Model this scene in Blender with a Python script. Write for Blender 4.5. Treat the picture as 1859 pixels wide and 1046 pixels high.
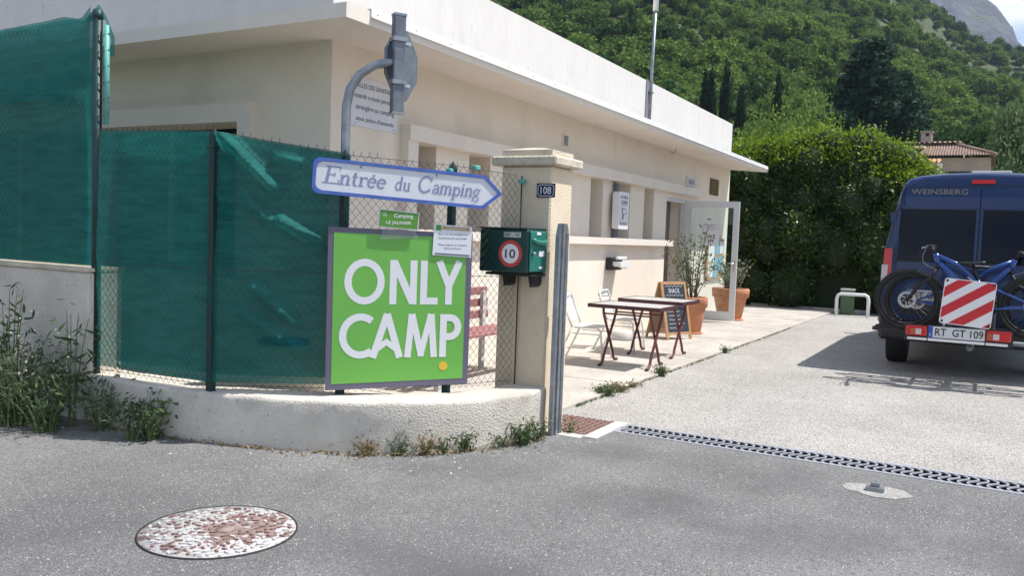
import bpy, math, random
import numpy as np
from mathutils import Vector, Matrix, noise
from math import sin, cos, tan, pi, radians, hypot, atan2, sqrt

# ------------------------------------------------------------------ camera, sky, sun, exposure
scene = bpy.context.scene
for o in list(bpy.data.objects): bpy.data.objects.remove(o)
COL = scene.collection
# World axes: +X runs along the lit facade away from the camera, +Y to the left of it.
YAW, PITCH, ROLL, CAM_H = radians(29.2), radians(-3.44), radians(2.1), 1.4
fw = Vector((cos(YAW)*cos(PITCH), sin(YAW)*cos(PITCH), sin(PITCH)))
rt0 = Vector((sin(YAW), -cos(YAW), 0)); up0 = rt0.cross(fw)
rt = rt0*cos(ROLL) + up0*sin(ROLL); up = rt.cross(fw)
cd = bpy.data.cameras.new('camera'); cam = bpy.data.objects.new('camera', cd); COL.objects.link(cam)
cd.sensor_width = 36; cd.lens = 29.82; cd.clip_end = 6000; cd.clip_start = .05
cam.matrix_world = Matrix(((rt.x, up.x, -fw.x, 0), (rt.y, up.y, -fw.y, 0), (rt.z, up.z, -fw.z, CAM_H), (0, 0, 0, 1)))
scene.camera = cam

SUN = Vector((.25, -.46, 1.0)).normalized()
sd = bpy.data.lights.new('sun', 'SUN'); sd.energy = 5.0; sd.angle = radians(.53); sd.color = (1, .968, .915)
sun = bpy.data.objects.new('sun', sd); COL.objects.link(sun)
sun.rotation_euler = (-SUN).to_track_quat('-Z', 'Y').to_euler()
world = bpy.data.worlds.new('World'); scene.world = world; world.use_nodes = True
wn, wl = world.node_tree.nodes, world.node_tree.links
wn.clear()
wo = wn.new('ShaderNodeOutputWorld'); bg = wn.new('ShaderNodeBackground'); sky = wn.new('ShaderNodeTexSky')
sky.sky_type = 'NISHITA'; sky.sun_disc = False
sky.sun_elevation = math.asin(SUN.z); sky.sun_rotation = atan2(SUN.x, SUN.y)
sky.altitude = 500; sky.dust_density = 1.2
# scattered fair-weather cloud all over the sky
tc = wn.new('ShaderNodeTexCoord'); mp = wn.new('ShaderNodeMapping'); mp.inputs['Scale'].default_value = (1, 1, 2.6); mp.inputs['Location'].default_value = (.35, .2, .1)
nz = wn.new('ShaderNodeTexNoise'); nz.inputs['Scale'].default_value = 3.1; nz.inputs['Detail'].default_value = 7; nz.inputs['Roughness'].default_value = .55
rp = wn.new('ShaderNodeValToRGB'); rp.color_ramp.elements[0].position = .47; rp.color_ramp.elements[1].position = .63
mx = wn.new('ShaderNodeMixRGB'); mx.inputs['Color2'].default_value = (7.6, 7.9, 8.6, 1)
wl.new(tc.outputs['Generated'], mp.inputs['Vector']); wl.new(mp.outputs['Vector'], nz.inputs['Vector'])
wl.new(nz.outputs['Fac'], rp.inputs['Fac']); wl.new(rp.outputs['Color'], mx.inputs['Fac'])
wl.new(sky.outputs['Color'], mx.inputs['Color1']); wl.new(mx.outputs['Color'], bg.inputs['Color'])
bg.inputs['Strength'].default_value = .132
wl.new(bg.outputs['Background'], wo.inputs['Surface'])
vs = scene.view_settings
vs.view_transform = 'Standard'; vs.look = 'None'; vs.gamma = 1; vs.exposure = 0.20; vs.use_curve_mapping = False
scene.render.engine = 'CYCLES'

random.seed(7); RNG = np.random.default_rng(11)

# ------------------------------------------------------------------ materials
MATS = {}
def lerp(a, b, t): return a + (b-a)*t
def mat(name, c1, c2=None, rough=.8, metal=0, nscale=6, bump=0, bscale=40, spec=.5, coat=0, island=False, transl=0, transp=0, speck=None, stretch=None, detail=6, ramp=(.35, .65)):
    """base colour varied by noise (or per leaf), optional relief, fine speckle, translucency"""
    if name in MATS: return MATS[name]
    m = bpy.data.materials.new(name); m.use_nodes = True
    n, l = m.node_tree.nodes, m.node_tree.links
    b = n['Principled BSDF']; out = n['Material Output']
    b.inputs['Roughness'].default_value = rough; b.inputs['Metallic'].default_value = metal
    b.inputs['Specular IOR Level'].default_value = spec
    if coat: b.inputs['Coat Weight'].default_value = coat; b.inputs['Coat Roughness'].default_value = .05
    tc = n.new('ShaderNodeTexCoord'); vec = tc.outputs['Object']
    if stretch:
        mpn = n.new('ShaderNodeMapping'); mpn.inputs['Scale'].default_value = stretch
        l.new(vec, mpn.inputs['Vector']); vec = mpn.outputs['Vector']
    col = None
    if c2 is None:
        b.inputs['Base Color'].default_value = (*c1, 1)
    else:
        r = n.new('ShaderNodeValToRGB'); r.color_ramp.elements[0].color = (*c1, 1); r.color_ramp.elements[1].color = (*c2, 1)
        if island:
            gi = n.new('ShaderNodeNewGeometry'); l.new(gi.outputs['Random Per Island'], r.inputs['Fac'])
        else:
            t = n.new('ShaderNodeTexNoise'); t.inputs['Scale'].default_value = nscale; t.inputs['Detail'].default_value = detail
            t.inputs['Roughness'].default_value = .65
            l.new(vec, t.inputs['Vector']); l.new(t.outputs['Fac'], r.inputs['Fac'])
            r.color_ramp.elements[0].position = ramp[0]; r.color_ramp.elements[1].position = ramp[1]
        col = r.outputs['Color']
        if speck:
            for sc, c3, lo, hi, kind in speck:
                if kind == 'v':
                    v = n.new('ShaderNodeTexVoronoi'); v.inputs['Scale'].default_value = sc
                    l.new(vec, v.inputs['Vector'])
                    sp = n.new('ShaderNodeSeparateColor'); l.new(v.outputs['Color'], sp.inputs['Color']); fac = sp.outputs[0]
                else:
                    v = n.new('ShaderNodeTexNoise'); v.inputs['Scale'].default_value = sc; v.inputs['Detail'].default_value = 5; l.new(vec, v.inputs['Vector']); fac = v.outputs['Fac']
                mr = n.new('ShaderNodeMapRange'); mr.inputs['From Min'].default_value = lo; mr.inputs['From Max'].default_value = hi
                l.new(fac, mr.inputs['Value'])
                mm = n.new('ShaderNodeMixRGB'); mm.inputs['Color2'].default_value = (*c3, 1)
                l.new(mr.outputs['Result'], mm.inputs['Fac']); l.new(col, mm.inputs['Color1']); col = mm.outputs['Color']
        l.new(col, b.inputs['Base Color'])
    if bump:
        t2 = n.new('ShaderNodeTexNoise'); t2.inputs['Scale'].default_value = bscale; t2.inputs['Detail'].default_value = 4
        l.new(vec, t2.inputs['Vector'])
        bp = n.new('ShaderNodeBump'); bp.inputs['Strength'].default_value = 1; bp.inputs['Distance'].default_value = bump
        l.new(t2.outputs['Fac'], bp.inputs['Height']); l.new(bp.outputs['Normal'], b.inputs['Normal'])
    sh = b.outputs['BSDF']
    if transl:
        tr = n.new('ShaderNodeBsdfTranslucent')
        if col is not None: l.new(col, tr.inputs['Color'])
        else: tr.inputs['Color'].default_value = (*c1, 1)
        ms = n.new('ShaderNodeMixShader'); ms.inputs['Fac'].default_value = transl
        l.new(sh, ms.inputs[1]); l.new(tr.outputs['BSDF'], ms.inputs[2]); sh = ms.outputs['Shader']
    if transp:
        tp = n.new('ShaderNodeBsdfTransparent'); ms = n.new('ShaderNodeMixShader'); ms.inputs['Fac'].default_value = transp
        l.new(sh, ms.inputs[1]); l.new(tp.outputs['BSDF'], ms.inputs[2]); sh = ms.outputs['Shader']
    l.new(sh, out.inputs['Surface'])
    MATS[name] = m
    return m
def glass(name, tint=(.9, .95, .95), refl=.12):
    m = bpy.data.materials.new(name); m.use_nodes = True; n, l = m.node_tree.nodes, m.node_tree.links
    n.remove(n['Principled BSDF']); out = n['Material Output']
    tp = n.new('ShaderNodeBsdfTransparent'); tp.inputs['Color'].default_value = (*tint, 1)
    gl = n.new('ShaderNodeBsdfGlossy'); gl.inputs['Roughness'].default_value = .02
    fr = n.new('ShaderNodeFresnel'); fr.inputs['IOR'].default_value = 1.5
    ms = n.new('ShaderNodeMixShader')
    l.new(fr.outputs['Fac'], ms.inputs['Fac']); l.new(tp.outputs['BSDF'], ms.inputs[1]); l.new(gl.outputs['BSDF'], ms.inputs[2]); l.new(ms.outputs['Shader'], out.inputs['Surface'])
    MATS[name] = m; return m

M = {}
M['wall'] = mat('cream_render', (.80, .715, .605), (.85, .765, .655), .9, nscale=1.6, bump=.003, bscale=60, speck=[(1.1, (.66, .585, .50), .56, .80, 'n'), (40, (.62, .55, .46), .69, .76, 'n')])
M['parapet'] = mat('rough_cream_render', (.70, .67, .635), (.75, .72, .685), .92, nscale=2.2, bump=.006, bscale=14, stretch=(1, 1, .35), speck=[(14, (.56, .53, .49), .64, .76, 'n'), (3, (.66, .63, .595), .58, .75, 'n')])
M['trim'] = mat('pale_trim_paint', (.76, .69, .605), (.81, .74, .655), .85, nscale=3, bump=.001, bscale=50)
M['white_metal'] = mat('white_sheet_metal', (.80, .80, .80), (.86, .86, .86), .35, nscale=5)
M['stucco'] = mat('coarse_cream_stucco', (.74, .615, .45), (.83, .71, .54), .95, nscale=3, bump=.009, bscale=85)
M['stucco_weathered'] = mat('weathered_stucco', (.60, .55, .475), (.74, .685, .595), .95, nscale=2.6, bump=.010, bscale=80, speck=[(1.6, (.33, .30, .265), .54, .76, 'n'), (30, (.36, .325, .28), .63, .73, 'n')])
M['cap'] = mat('weathered_cap_stone', (.50, .44, .34), (.70, .62, .49), .95, nscale=9, bump=.010, bscale=60, speck=[(35, (.20, .17, .13), .66, .74, 'n')])
M['asphalt'] = mat('asphalt', (.150, .148, .145), (.275, .270, .262), .95, nscale=.45, bump=.010, bscale=150, detail=5, ramp=(.36, .62),
    speck=[(330, (.36, .355, .35), .70, 1.0, 'v'), (280, (.045, .044, .043), .64, .98, 'v'), (170, (.56, .55, .54), .975, .99, 'v'), (34, (.12, .119, .118), .56, .74, 'n'), (.8, (.105, .104, .103), .50, .74, 'n')])
M['gravel'] = mat('gravelly_tarmac', (.385, .36, .33), (.53, .50, .462), .95, nscale=.8, bump=.016, bscale=120, detail=5, ramp=(.36, .64),
    speck=[(120, (.72, .70, .665), .66, 1.0, 'v'), (150, (.10, .092, .085), .70, .98, 'v')])
M['patio'] = mat('patio_concrete', (.42, .385, .34), (.56, .52, .465), .92, nscale=1.5, bump=.003, bscale=70, speck=[(22, (.34, .30, .26), .56, .72, 'n')], stretch=(1, 1.4, 1))
M['cement'] = mat('pale_cement', (.46, .45, .43), (.62, .60, .57), .95, nscale=6, bump=.006, bscale=60)
M['slab_top'] = mat('roof_felt', (.16, .16, .165), (.24, .24, .245), .95, nscale=3)
M['steel'] = mat('galvanised_steel', (.24, .26, .29), (.36, .385, .41), .42, .75, nscale=9)
M['patch'] = mat('worn_cement_patch', (.30, .29, .27), (.44, .425, .40), .95, nscale=14, bump=.01, bscale=110, speck=[(150, (.58, .56, .53), .80, 1.0, 'v'), (190, (.14, .135, .13), .80, 1.0, 'v')])
M['steel_dark'] = mat('dull_galvanised_steel', (.15, .165, .19), (.22, .24, .27), .5, .6, nscale=12)
M['alu'] = mat('bare_aluminium', (.48, .49, .51), (.58, .59, .60), .35, .85, nscale=20)
M['chair'] = mat('white_painted_metal', (.74, .74, .73), (.80, .80, .79), .4, .1, nscale=20)
M['drain'] = mat('cast_drain_grey', (.30, .31, .345), (.40, .41, .445), .6, .2, nscale=14)
M['opening_shade'] = mat('near_black_shade', (.012, .012, .014), None, .9)  # near black, standing in for the shade inside slots, flue and recess
M['wire'] = mat('fence_wire', (.040, .042, .034), (.075, .075, .062), .65, .2, nscale=30)
M['green_post'] = mat('green_fence_post', (.004, .030, .032), (.007, .045, .045), .5, nscale=10)
M['net'] = mat('green_shade_net', (.010, .185, .172), (.026, .275, .245), .5, nscale=4, spec=.2, transl=.48, transp=.22, stretch=(1, 1, 6), bump=.0015, bscale=260)
M['net_thin'] = mat('thin_shade_net', (.03, .20, .17), (.05, .26, .22), .6, nscale=60, transl=.35, transp=.62)
M['net_pole'] = mat('pale_green_sleeve', (.10, .38, .33), (.16, .46, .40), .5, nscale=20)
M['rust'] = mat('rusty_iron', (.17, .095, .078), (.29, .19, .16), .9, nscale=25, bump=.004, bscale=90)
M['white'] = mat('white_paint', (.78, .78, .80), None, .5)
M['paper'] = mat('white_paper', (.76, .77, .82), None, .7)
M['sign_white'] = mat('aged_sign_white', (.66, .68, .73), (.74, .75, .79), .45, nscale=6)
M['sign_blue'] = mat('sign_blue', (.055, .115, .42), (.09, .17, .50), .45, nscale=14)
M['letter_blue'] = mat('faded_blue_letter', (.20, .235, .42), (.27, .30, .47), .6, nscale=30)
M['purple_grey'] = mat('purple_grey_border', (.135, .12, .18), None, .45)
M['lime'] = mat('lime_green_board', (.155, .45, .075), (.17, .475, .085), .42, nscale=2)
M['leaf_green'] = mat('sign_leaf_green', (.10, .29, .035), None, .5)
M['yellow'] = mat('yellow_dot', (.75, .48, .04), None, .5)
M['black_ink'] = mat('black_print', (.025, .025, .028), None, .6)
M['grey_ink'] = mat('grey_print', (.15, .16, .20), None, .7)
M['pencil_ink'] = mat('grey_sign_lettering', (.16, .16, .18), None, .8)
M['tan_print'] = mat('tan_print_bar', (.42, .31, .13), None, .6)
M['red_ring'] = mat('traffic_red', (.52, .055, .045), None, .5)
M['navy_enamel'] = mat('navy_enamel', (.012, .015, .055), None, .25)
M['box_green'] = mat('dark_green_box', (.003, .032, .028), (.006, .045, .04), .4, nscale=6)
M['box_teal'] = mat('teal_box_door', (.012, .155, .115), (.016, .18, .135), .4, nscale=6)
M['black'] = mat('black_plastic', (.012, .012, .014), None, .5)
M['rubber'] = mat('black_rubber', (.016, .016, .017), (.025, .025, .026), .85, nscale=30)
M['glass_dark'] = mat('dark_window_glass', (.004, .006, .014), None, .06, spec=.22)
M['glass'] = glass('clear_glass')
M['taupe'] = mat('taupe_door', (.20, .16, .135), (.23, .185, .155), .7, nscale=4)
M['pvc'] = mat('white_pvc_frame', (.66, .67, .68), None, .4)
M['maroon'] = mat('maroon_tube', (.105, .022, .028), (.14, .034, .040), .4, nscale=15)
M['maroon_edge'] = mat('maroon_table_edge', (.075, .026, .030), None, .5)
M['tabletop'] = mat('pale_marbled_tabletop', (.50, .48, .47), (.60, .58, .57), .35, nscale=20)
M['bench_red'] = mat('faded_red_slat', (.30, .13, .13), (.38, .18, .175), .6, nscale=12)
M['terracotta'] = mat('terracotta', (.48, .20, .105), (.58, .265, .15), .85, nscale=7, bump=.002, bscale=60)
M['soil'] = mat('soil', (.05, .035, .025), (.09, .065, .045), .95, nscale=40, bump=.01, bscale=60)
M['wood'] = mat('pine_wood', (.40, .22, .10), (.50, .30, .15), .6, nscale=18, stretch=(1, 1, .15))
M['hardboard'] = mat('brown_hardboard', (.38, .25, .14), (.43, .29, .17), .7, nscale=8)
M['slate'] = mat('chalkboard', (.022, .030, .045), (.032, .042, .060), .7, nscale=10)
M['chalk'] = mat('chalk', (.55, .57, .60), None, .95)
M['cork'] = mat('cork', (.42, .27, .13), (.50, .33, .17), .9, nscale=60)
M['print_blue'] = mat('blue_print', (.10, .38, .52), (.30, .58, .70), .7, nscale=22)
M['bark'] = mat('bark', (.085, .062, .045), (.15, .115, .085), .95, nscale=16, bump=.01, bscale=30, stretch=(1, 1, .25))
M['stem'] = mat('green_stem', (.10, .14, .05), (.15, .18, .08), .8, nscale=20)
def foliage(name, a, b, transl=.30, rough=.6, spec=.25): return mat(name, a, b, rough, island=True, transl=transl, spec=spec)
M['hedge'] = foliage('hedge_leaves', (.018, .048, .008), (.065, .125, .018), .30, .36, .5)
M['hedge_sun_tint'] = foliage('hedge_sun_tinted_growth', (.10, .185, .012), (.28, .38, .032), .48, .45, .3)  # yellower new growth, colour raised further to carry the sunlight on it
M['hedge_core'] = mat('hedge_dark_filler', (.014, .026, .008), (.022, .036, .012), .95, nscale=6)  # dark green of the filler added inside the hedge
M['weed'] = foliage('weed_leaves', (.045, .085, .030), (.115, .165, .065))
M['weed_grey'] = foliage('grey_weed_leaves', (.065, .10, .05), (.16, .195, .115))
M['dry'] = foliage('dry_grass', (.22, .15, .075), (.36, .27, .15), .2)
M['seed'] = foliage('seed_fluff', (.40, .38, .30), (.55, .53, .44), .3)
M['olive_leaf'] = foliage('olive_shrub_leaves', (.085, .12, .045), (.20, .245, .11))
M['pale_leaf'] = foliage('pale_shrub_leaves', (.15, .18, .105), (.30, .33, .22))
M['t_mid'] = foliage('mid_green_tree', (.056, .115, .026), (.165, .250, .060), .33, .8, .05)
M['t_pine'] = foliage('pine_green_tree', (.026, .064, .022), (.085, .145, .048), .28, .8, .05)
M['t_lime'] = foliage('fresh_green_tree', (.095, .170, .034), (.220, .310, .080), .36, .8, .05)
M['t_dark'] = foliage('blue_dark_conifer', (.018, .044, .028), (.055, .098, .064), .2, .8, .05)
M['t_cyp'] = foliage('cypress_green', (.010, .026, .012), (.028, .054, .022), .15, .8, .05)
M['t_pale'] = foliage('pale_broadleaf', (.11, .18, .075), (.22, .29, .14), .32, .8, .05)
M['hill'] = mat('scrub_ground', (.040, .065, .020), (.10, .11, .048), .95, nscale=.018, detail=8, speck=[(.012, (.19, .18, .095), .66, .78, 'n')])
M['rock'] = mat('limestone', (.045, .054, .078), (.115, .122, .145), .95, nscale=.03, detail=10, bump=6, bscale=.06, speck=[(.022, (.075, .10, .07), .52, .66, 'n')])
M['meadow'] = mat('dry_meadow', (.09, .11, .04), (.20, .19, .09), .95, nscale=.2)
M['van_blue'] = mat('van_blue_paint', (.008, .028, .100), (.009, .032, .110), .3, .1, nscale=3, coat=.5, spec=.35)
M['van_trim'] = mat('van_black_trim', (.018, .019, .022), None, .55)
M['van_text'] = mat('van_grey_lettering', (.20, .19, .175), None, .45)
M['lamp_red'] = mat('lamp_red', (.55, .012, .010), None, .12, coat=.5)
M['lamp_clear'] = mat('lamp_clear', (.62, .55, .53), None, .15, coat=.5)
M['lamp_amber'] = mat('lamp_amber', (.40, .11, .05), None, .15, coat=.5)
M['plate'] = mat('plate_white', (.66, .68, .70), None, .4)
M['eu_blue'] = mat('plate_blue', (.02, .09, .45), None, .4)
M['spoke'] = mat('dark_spoke', (.10, .10, .11), None, .4, .6)
M['bike_blue'] = mat('bike_blue', (.012, .060, .26), (.015, .070, .30), .22, .2, nscale=5, coat=.8)
M['chrome'] = mat('bright_metal', (.62, .63, .65), None, .22, .95)
M['panel_red'] = mat('panel_red', (.55, .02, .03), None, .4)
M['tile'] = mat('clay_roof_tile', (.20, .135, .108), (.31, .22, .175), .9, nscale=3)
M['tile_orange'] = mat('orange_roof_tile', (.45, .215, .095), (.56, .31, .15), .9, nscale=6)
M['house'] = mat('house_render', (.36, .30, .25), (.43, .37, .31), .9, nscale=1.2)
M['bronze'] = mat('bronze_plaque', (.115, .085, .045), (.155, .118, .066), .5, .3, nscale=10)
M['blue_lump'] = mat('blue_translucent', (.02, .13, .42), (.04, .19, .55), .4, nscale=9, transl=.4)
M['green_box'] = mat('green_meter_box', (.06, .11, .06), (.09, .14, .08), .6, nscale=8)
M['screen_grey'] = mat('grey_plastic', (.30, .31, .33), None, .5)

# ------------------------------------------------------------------ builders
def tag(o, label=None, cat=None, group=None, kind=None):
    if label: o['label'] = label
    if cat: o['category'] = cat
    if group: o['group'] = group
    if kind: o['kind'] = kind
    return o
def thing(name, label, cat, loc=(0, 0, 0), rz=0, group=None):
    o = bpy.data.objects.new(name, None); COL.objects.link(o); o.empty_display_size = .1
    o.location = loc; o.rotation_euler = (0, 0, radians(rz))
    return tag(o, label, cat, group)
def link(name, me, m, parent=None, mw=None):
    if m is not None and not me.materials: me.materials.append(m)
    o = bpy.data.objects.new(name, me); COL.objects.link(o)
    if parent: o.parent = parent
    if mw is not None: o.matrix_local = mw
    return o
class MB:
    def __init__(s): s.v = []; s.f = []; s.sm = []
    def add(s, vs, fs, smooth=False):
        k = len(s.v); s.v += [tuple(p) for p in vs]; s.f += [tuple(i+k for i in f) for f in fs]; s.sm += [smooth]*len(fs); return s
    def box(s, x0, x1, y0, y1, z0, z1):
        return s.add([(x0,y0,z0),(x1,y0,z0),(x1,y1,z0),(x0,y1,z0),(x0,y0,z1),(x1,y0,z1),(x1,y1,z1),(x0,y1,z1)],
            [(0,3,2,1),(4,5,6,7),(0,1,5,4),(1,2,6,5),(2,3,7,6),(3,0,4,7)])
    def bbox(s, x0, x1, y0, y1, z0, z1, b=.006):
        """box with bevelled edges"""
        vs, key = [], {}
        def P(*p):
            p = tuple(round(c, 6) for c in p)
            if p not in key: key[p] = len(vs); vs.append(p)
            return key[p]
        X, Y, Z = (x0, x1), (y0, y1), (z0, z1)
        def c(i, j, k, ax):
            sx, sy, sz = (1, -1)[i], (1, -1)[j], (1, -1)[k]
            return P(X[i] + (0 if ax == 0 else sx*b), Y[j] + (0 if ax == 1 else sy*b), Z[k] + (0 if ax == 2 else sz*b))
        fs = []
        for ax in range(3):
            for e in (0, 1):
                q = []
                for a, bb in ((0,0),(1,0),(1,1),(0,1)):
                    ijk = [0,0,0]; ijk[ax] = e; ijk[(ax+1)%3] = a; ijk[(ax+2)%3] = bb; q.append(c(*ijk, ax))
                fs.append(q if e else q[::-1])
        for ax in range(3):
            b1, b2 = (ax+1)%3, (ax+2)%3
            for p in (0,1):
                for r in (0,1):
                    ij = [0,0,0]; ij[b1] = p; ij[b2] = r; ij2 = ij[:]; ij2[ax] = 1
                    q = [c(*ij, b1), c(*ij2, b1), c(*ij2, b2), c(*ij, b2)]
                    fs.append(q if (p ^ r) else q[::-1])
        for i in (0,1):
            for j in (0,1):
                for k in (0,1):
                    q = [c(i,j,k,0), c(i,j,k,1), c(i,j,k,2)]; fs.append(q if (i+j+k) % 2 else q[::-1])
        return s.add(vs, fs)
    def tube(s, pts, r, n=8, cap=True, closed=False):
        pts = [Vector(p) for p in pts]; N = len(pts); vs = []; fs = []
        rr = r if isinstance(r, (list, tuple)) else [r]*N
        prev = None
        for i, p in enumerate(pts):
            if closed: t = (pts[(i+1) % N]-pts[i-1])
            else: t = (pts[min(i+1, N-1)]-pts[max(i-1, 0)])
            if t.length < 1e-9: t = Vector((0, 0, 1))
            t.normalize()
            if prev is None: a = t.cross(Vector((0, 0, 1)) if abs(t.z) < .9 else Vector((1, 0, 0)))
            else: a = prev - t*prev.dot(t)
            a.normalize(); prev = a; b = t.cross(a)
            for k in range(n):
                w = 2*pi*k/n; vs.append(p + (a*cos(w)+b*sin(w))*rr[i])
        for i in range(N if closed else N-1):
            j = (i+1) % N
            for k in range(n): fs.append((i*n+k, i*n+(k+1) % n, j*n+(k+1) % n, j*n+k))
        if cap and not closed: fs.append(tuple(range(n))[::-1]); fs.append(tuple((N-1)*n+k for k in range(n)))
        return s.add(vs, fs, n > 5)
    def lathe(s, prof, n=24, c=(0, 0, 0), axis='z', cap=True):
        vs, fs = [], []
        for r, h in prof:
            for k in range(n):
                w = 2*pi*k/n
                if axis == 'z': vs.append((c[0]+r*cos(w), c[1]+r*sin(w), c[2]+h))
                else: vs.append((c[0]+r*cos(w), c[1]+h, c[2]-r*sin(w)))
        for i in range(len(prof)-1):
            for k in range(n): fs.append((i*n+k, i*n+(k+1) % n, (i+1)*n+(k+1) % n, (i+1)*n+k))
        if cap and prof[0][0] > 1e-6: fs.append(tuple(range(n))[::-1])
        if cap and prof[-1][0] > 1e-6: fs.append(tuple((len(prof)-1)*n+k for k in range(n)))
        return s.add(vs, fs, True)
    def prism(s, poly, y0, y1):
        """polygon in local x/z extruded along y (front at y0)"""
        n = len(poly)
        return s.add([(x, y0, z) for x, z in poly] + [(x, y1, z) for x, z in poly],
            [tuple(range(n)), tuple(range(2*n-1, n-1, -1))] + [(i, n+i, n+(i+1) % n, (i+1) % n) for i in range(n)])
    def hprism(s, poly, z0, z1):
        """polygon in x/y extruded upward"""
        n = len(poly)
        return s.add([(x, y, z0) for x, y in poly] + [(x, y, z1) for x, y in poly],
            [tuple(range(n))[::-1], tuple(range(n, 2*n))] + [(i, (i+1) % n, n+(i+1) % n, n+i) for i in range(n)])
    def ribbon(s, pts, w, y, closed=False):
        """flat stroke in local x/z at depth y (for lettering)"""
        P = [Vector((p[0], p[1])) for p in pts]; N = len(P); L, R = [], []
        for i in range(N):
            a = P[i]-P[i-1] if (i or closed) else P[1]-P[0]
            b = P[(i+1) % N]-P[i] if (i < N-1 or closed) else a
            a = a.normalized(); b = b.normalized(); t = (a+b).normalized() if (a+b).length > 1e-6 else a
            nrm = Vector((-t.y, t.x)); k = w/2/max(.62, nrm.dot(Vector((-a.y, a.x))))
            L.append(P[i]+nrm*k); R.append(P[i]-nrm*k)
        vs = [(p.x, y, p.y) for p in L] + [(p.x, y, p.y) for p in R]
        return s.add(vs, [(i, N+i, N+(i+1) % N, (i+1) % N) for i in range(N if closed else N-1)])
    def mesh(s, name):
        me = bpy.data.meshes.new(name); me.from_pydata(s.v, [], s.f)
        me.polygons.foreach_set('use_smooth', s.sm); me.update(); return me
    def build(s, name, m, parent=None, mw=None): return link(name, s.mesh(name), m, parent, mw)
def np_mesh(name, V, Q):
    me = bpy.data.meshes.new(name); n, k = len(Q), Q.shape[1]
    me.vertices.add(len(V)); me.vertices.foreach_set('co', V.astype(np.float32).ravel())
    me.loops.add(n*k); me.loops.foreach_set('vertex_index', Q.astype(np.int32).ravel())
    me.polygons.add(n); me.polygons.foreach_set('loop_start', np.arange(0, n*k, k, dtype=np.int32)); me.polygons.foreach_set('loop_total', np.full(n, k, dtype=np.int32))
    me.update(calc_edges=True); return me
def unit(v): return v/np.maximum(np.linalg.norm(v, axis=1, keepdims=True), 1e-9)
def leaf_arrays(Cn, size, aspect=.5, out=None, outw=.0, droop=0., rng=RNG):
    """diamond leaves at points Cn, each tilted its own way"""
    n = len(Cn); d = unit(rng.normal(size=(n, 3)) + (0 if out is None else out*outw)); d[:, 2] -= droop; d = unit(d)
    r = unit(rng.normal(size=(n, 3))); sdv = unit(np.cross(d, r)); nr = np.cross(d, sdv)
    L = (size*(.7+.6*rng.random(n)))[:, None]; W = L*aspect
    a = Cn - d*L*.5; b = Cn + sdv*W*.5 + nr*W*.12; c = Cn + d*L*.5 ; e = Cn - sdv*W*.5 + nr*W*.12
    V = np.stack([a, b, c, e], 1).reshape(-1, 3); Q = np.arange(4*n).reshape(n, 4)
    return V, Q
def leaves(name, Cn, size, m, parent=None, **k):
    V, Q = leaf_arrays(np.asarray(Cn, float), size, **k); return link(name, np_mesh(name, V, Q), m, parent)

def text(name, s, m, parent, x, z, w=None, h=None, y=-.001, align='C', shear=0, bold=.012):
    """flat lettering in the built-in font, fitted to width w and/or height h, centred (or left) at x, z"""
    cu = bpy.data.curves.new(name, 'FONT'); cu.body = s; cu.size = 1; cu.shear = shear; cu.resolution_u = 4; cu.offset = bold
    t = bpy.data.objects.new('tmp', cu); COL.objects.link(t)
    me = bpy.data.meshes.new_from_object(t); bpy.data.objects.remove(t)
    if not len(me.vertices): return None
    co = np.empty(len(me.vertices)*3); me.vertices.foreach_get('co', co); co = co.reshape(-1, 3)
    x0, z0 = co[:, 0].min(), co[:, 1].min(); W, H = co[:, 0].max()-x0, co[:, 1].max()-z0
    sx = w/W if w else h/H; sz = h/H if h else sx
    u = (co[:, 0]-x0)*sx; u = u - (W*sx/2 if align == 'C' else 0) + x; v = (co[:, 1]-z0-H/2)*sz + z
    out = np.stack([u, np.full(len(u), y), v], 1); me.vertices.foreach_set('co', out.ravel()); me.update(); me.name = name
    me.materials.clear()
    return link(name, me, m, parent)
def arc(cx, cz, rx, rz, a0, a1, n=16): return [(cx+rx*cos(radians(lerp(a0, a1, i/n))), cz+rz*sin(radians(lerp(a0, a1, i/n)))) for i in range(n+1)]
def rrect(x0, x1, z0, z1, r, n=5):
    return arc(x1-r, z0+r, r, r, -90, 0, n) + arc(x1-r, z1-r, r, r, 0, 90, n) + arc(x0+r, z1-r, r, r, 90, 180, n) + arc(x0+r, z0+r, r, r, 180, 270, n)
def quadbez(a, b, c, n=8):
    a, b, c = Vector(a), Vector(b), Vector(c); return [a*(1-t)**2 + b*2*t*(1-t) + c*t*t for t in [i/n for i in range(n+1)]]
def fbm(x, y, z=0, o=4): return noise.fractal(Vector((x, y, z)), 1.0, 2.0, o)

# ------------------------------------------------------------------ ground
def sheet(name, poly, z, m, label=None):
    me = bpy.data.meshes.new(name); me.from_pydata([(x, y, z) for x, y in poly], [], [tuple(range(len(poly)))]); me.update()
    return tag(link(name, me, m), kind='structure')
sheet('ground', [(-1500, -1500), (1500, -1500), (1500, 1500), (-1500, 1500)], -.06, M['meadow'])
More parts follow.
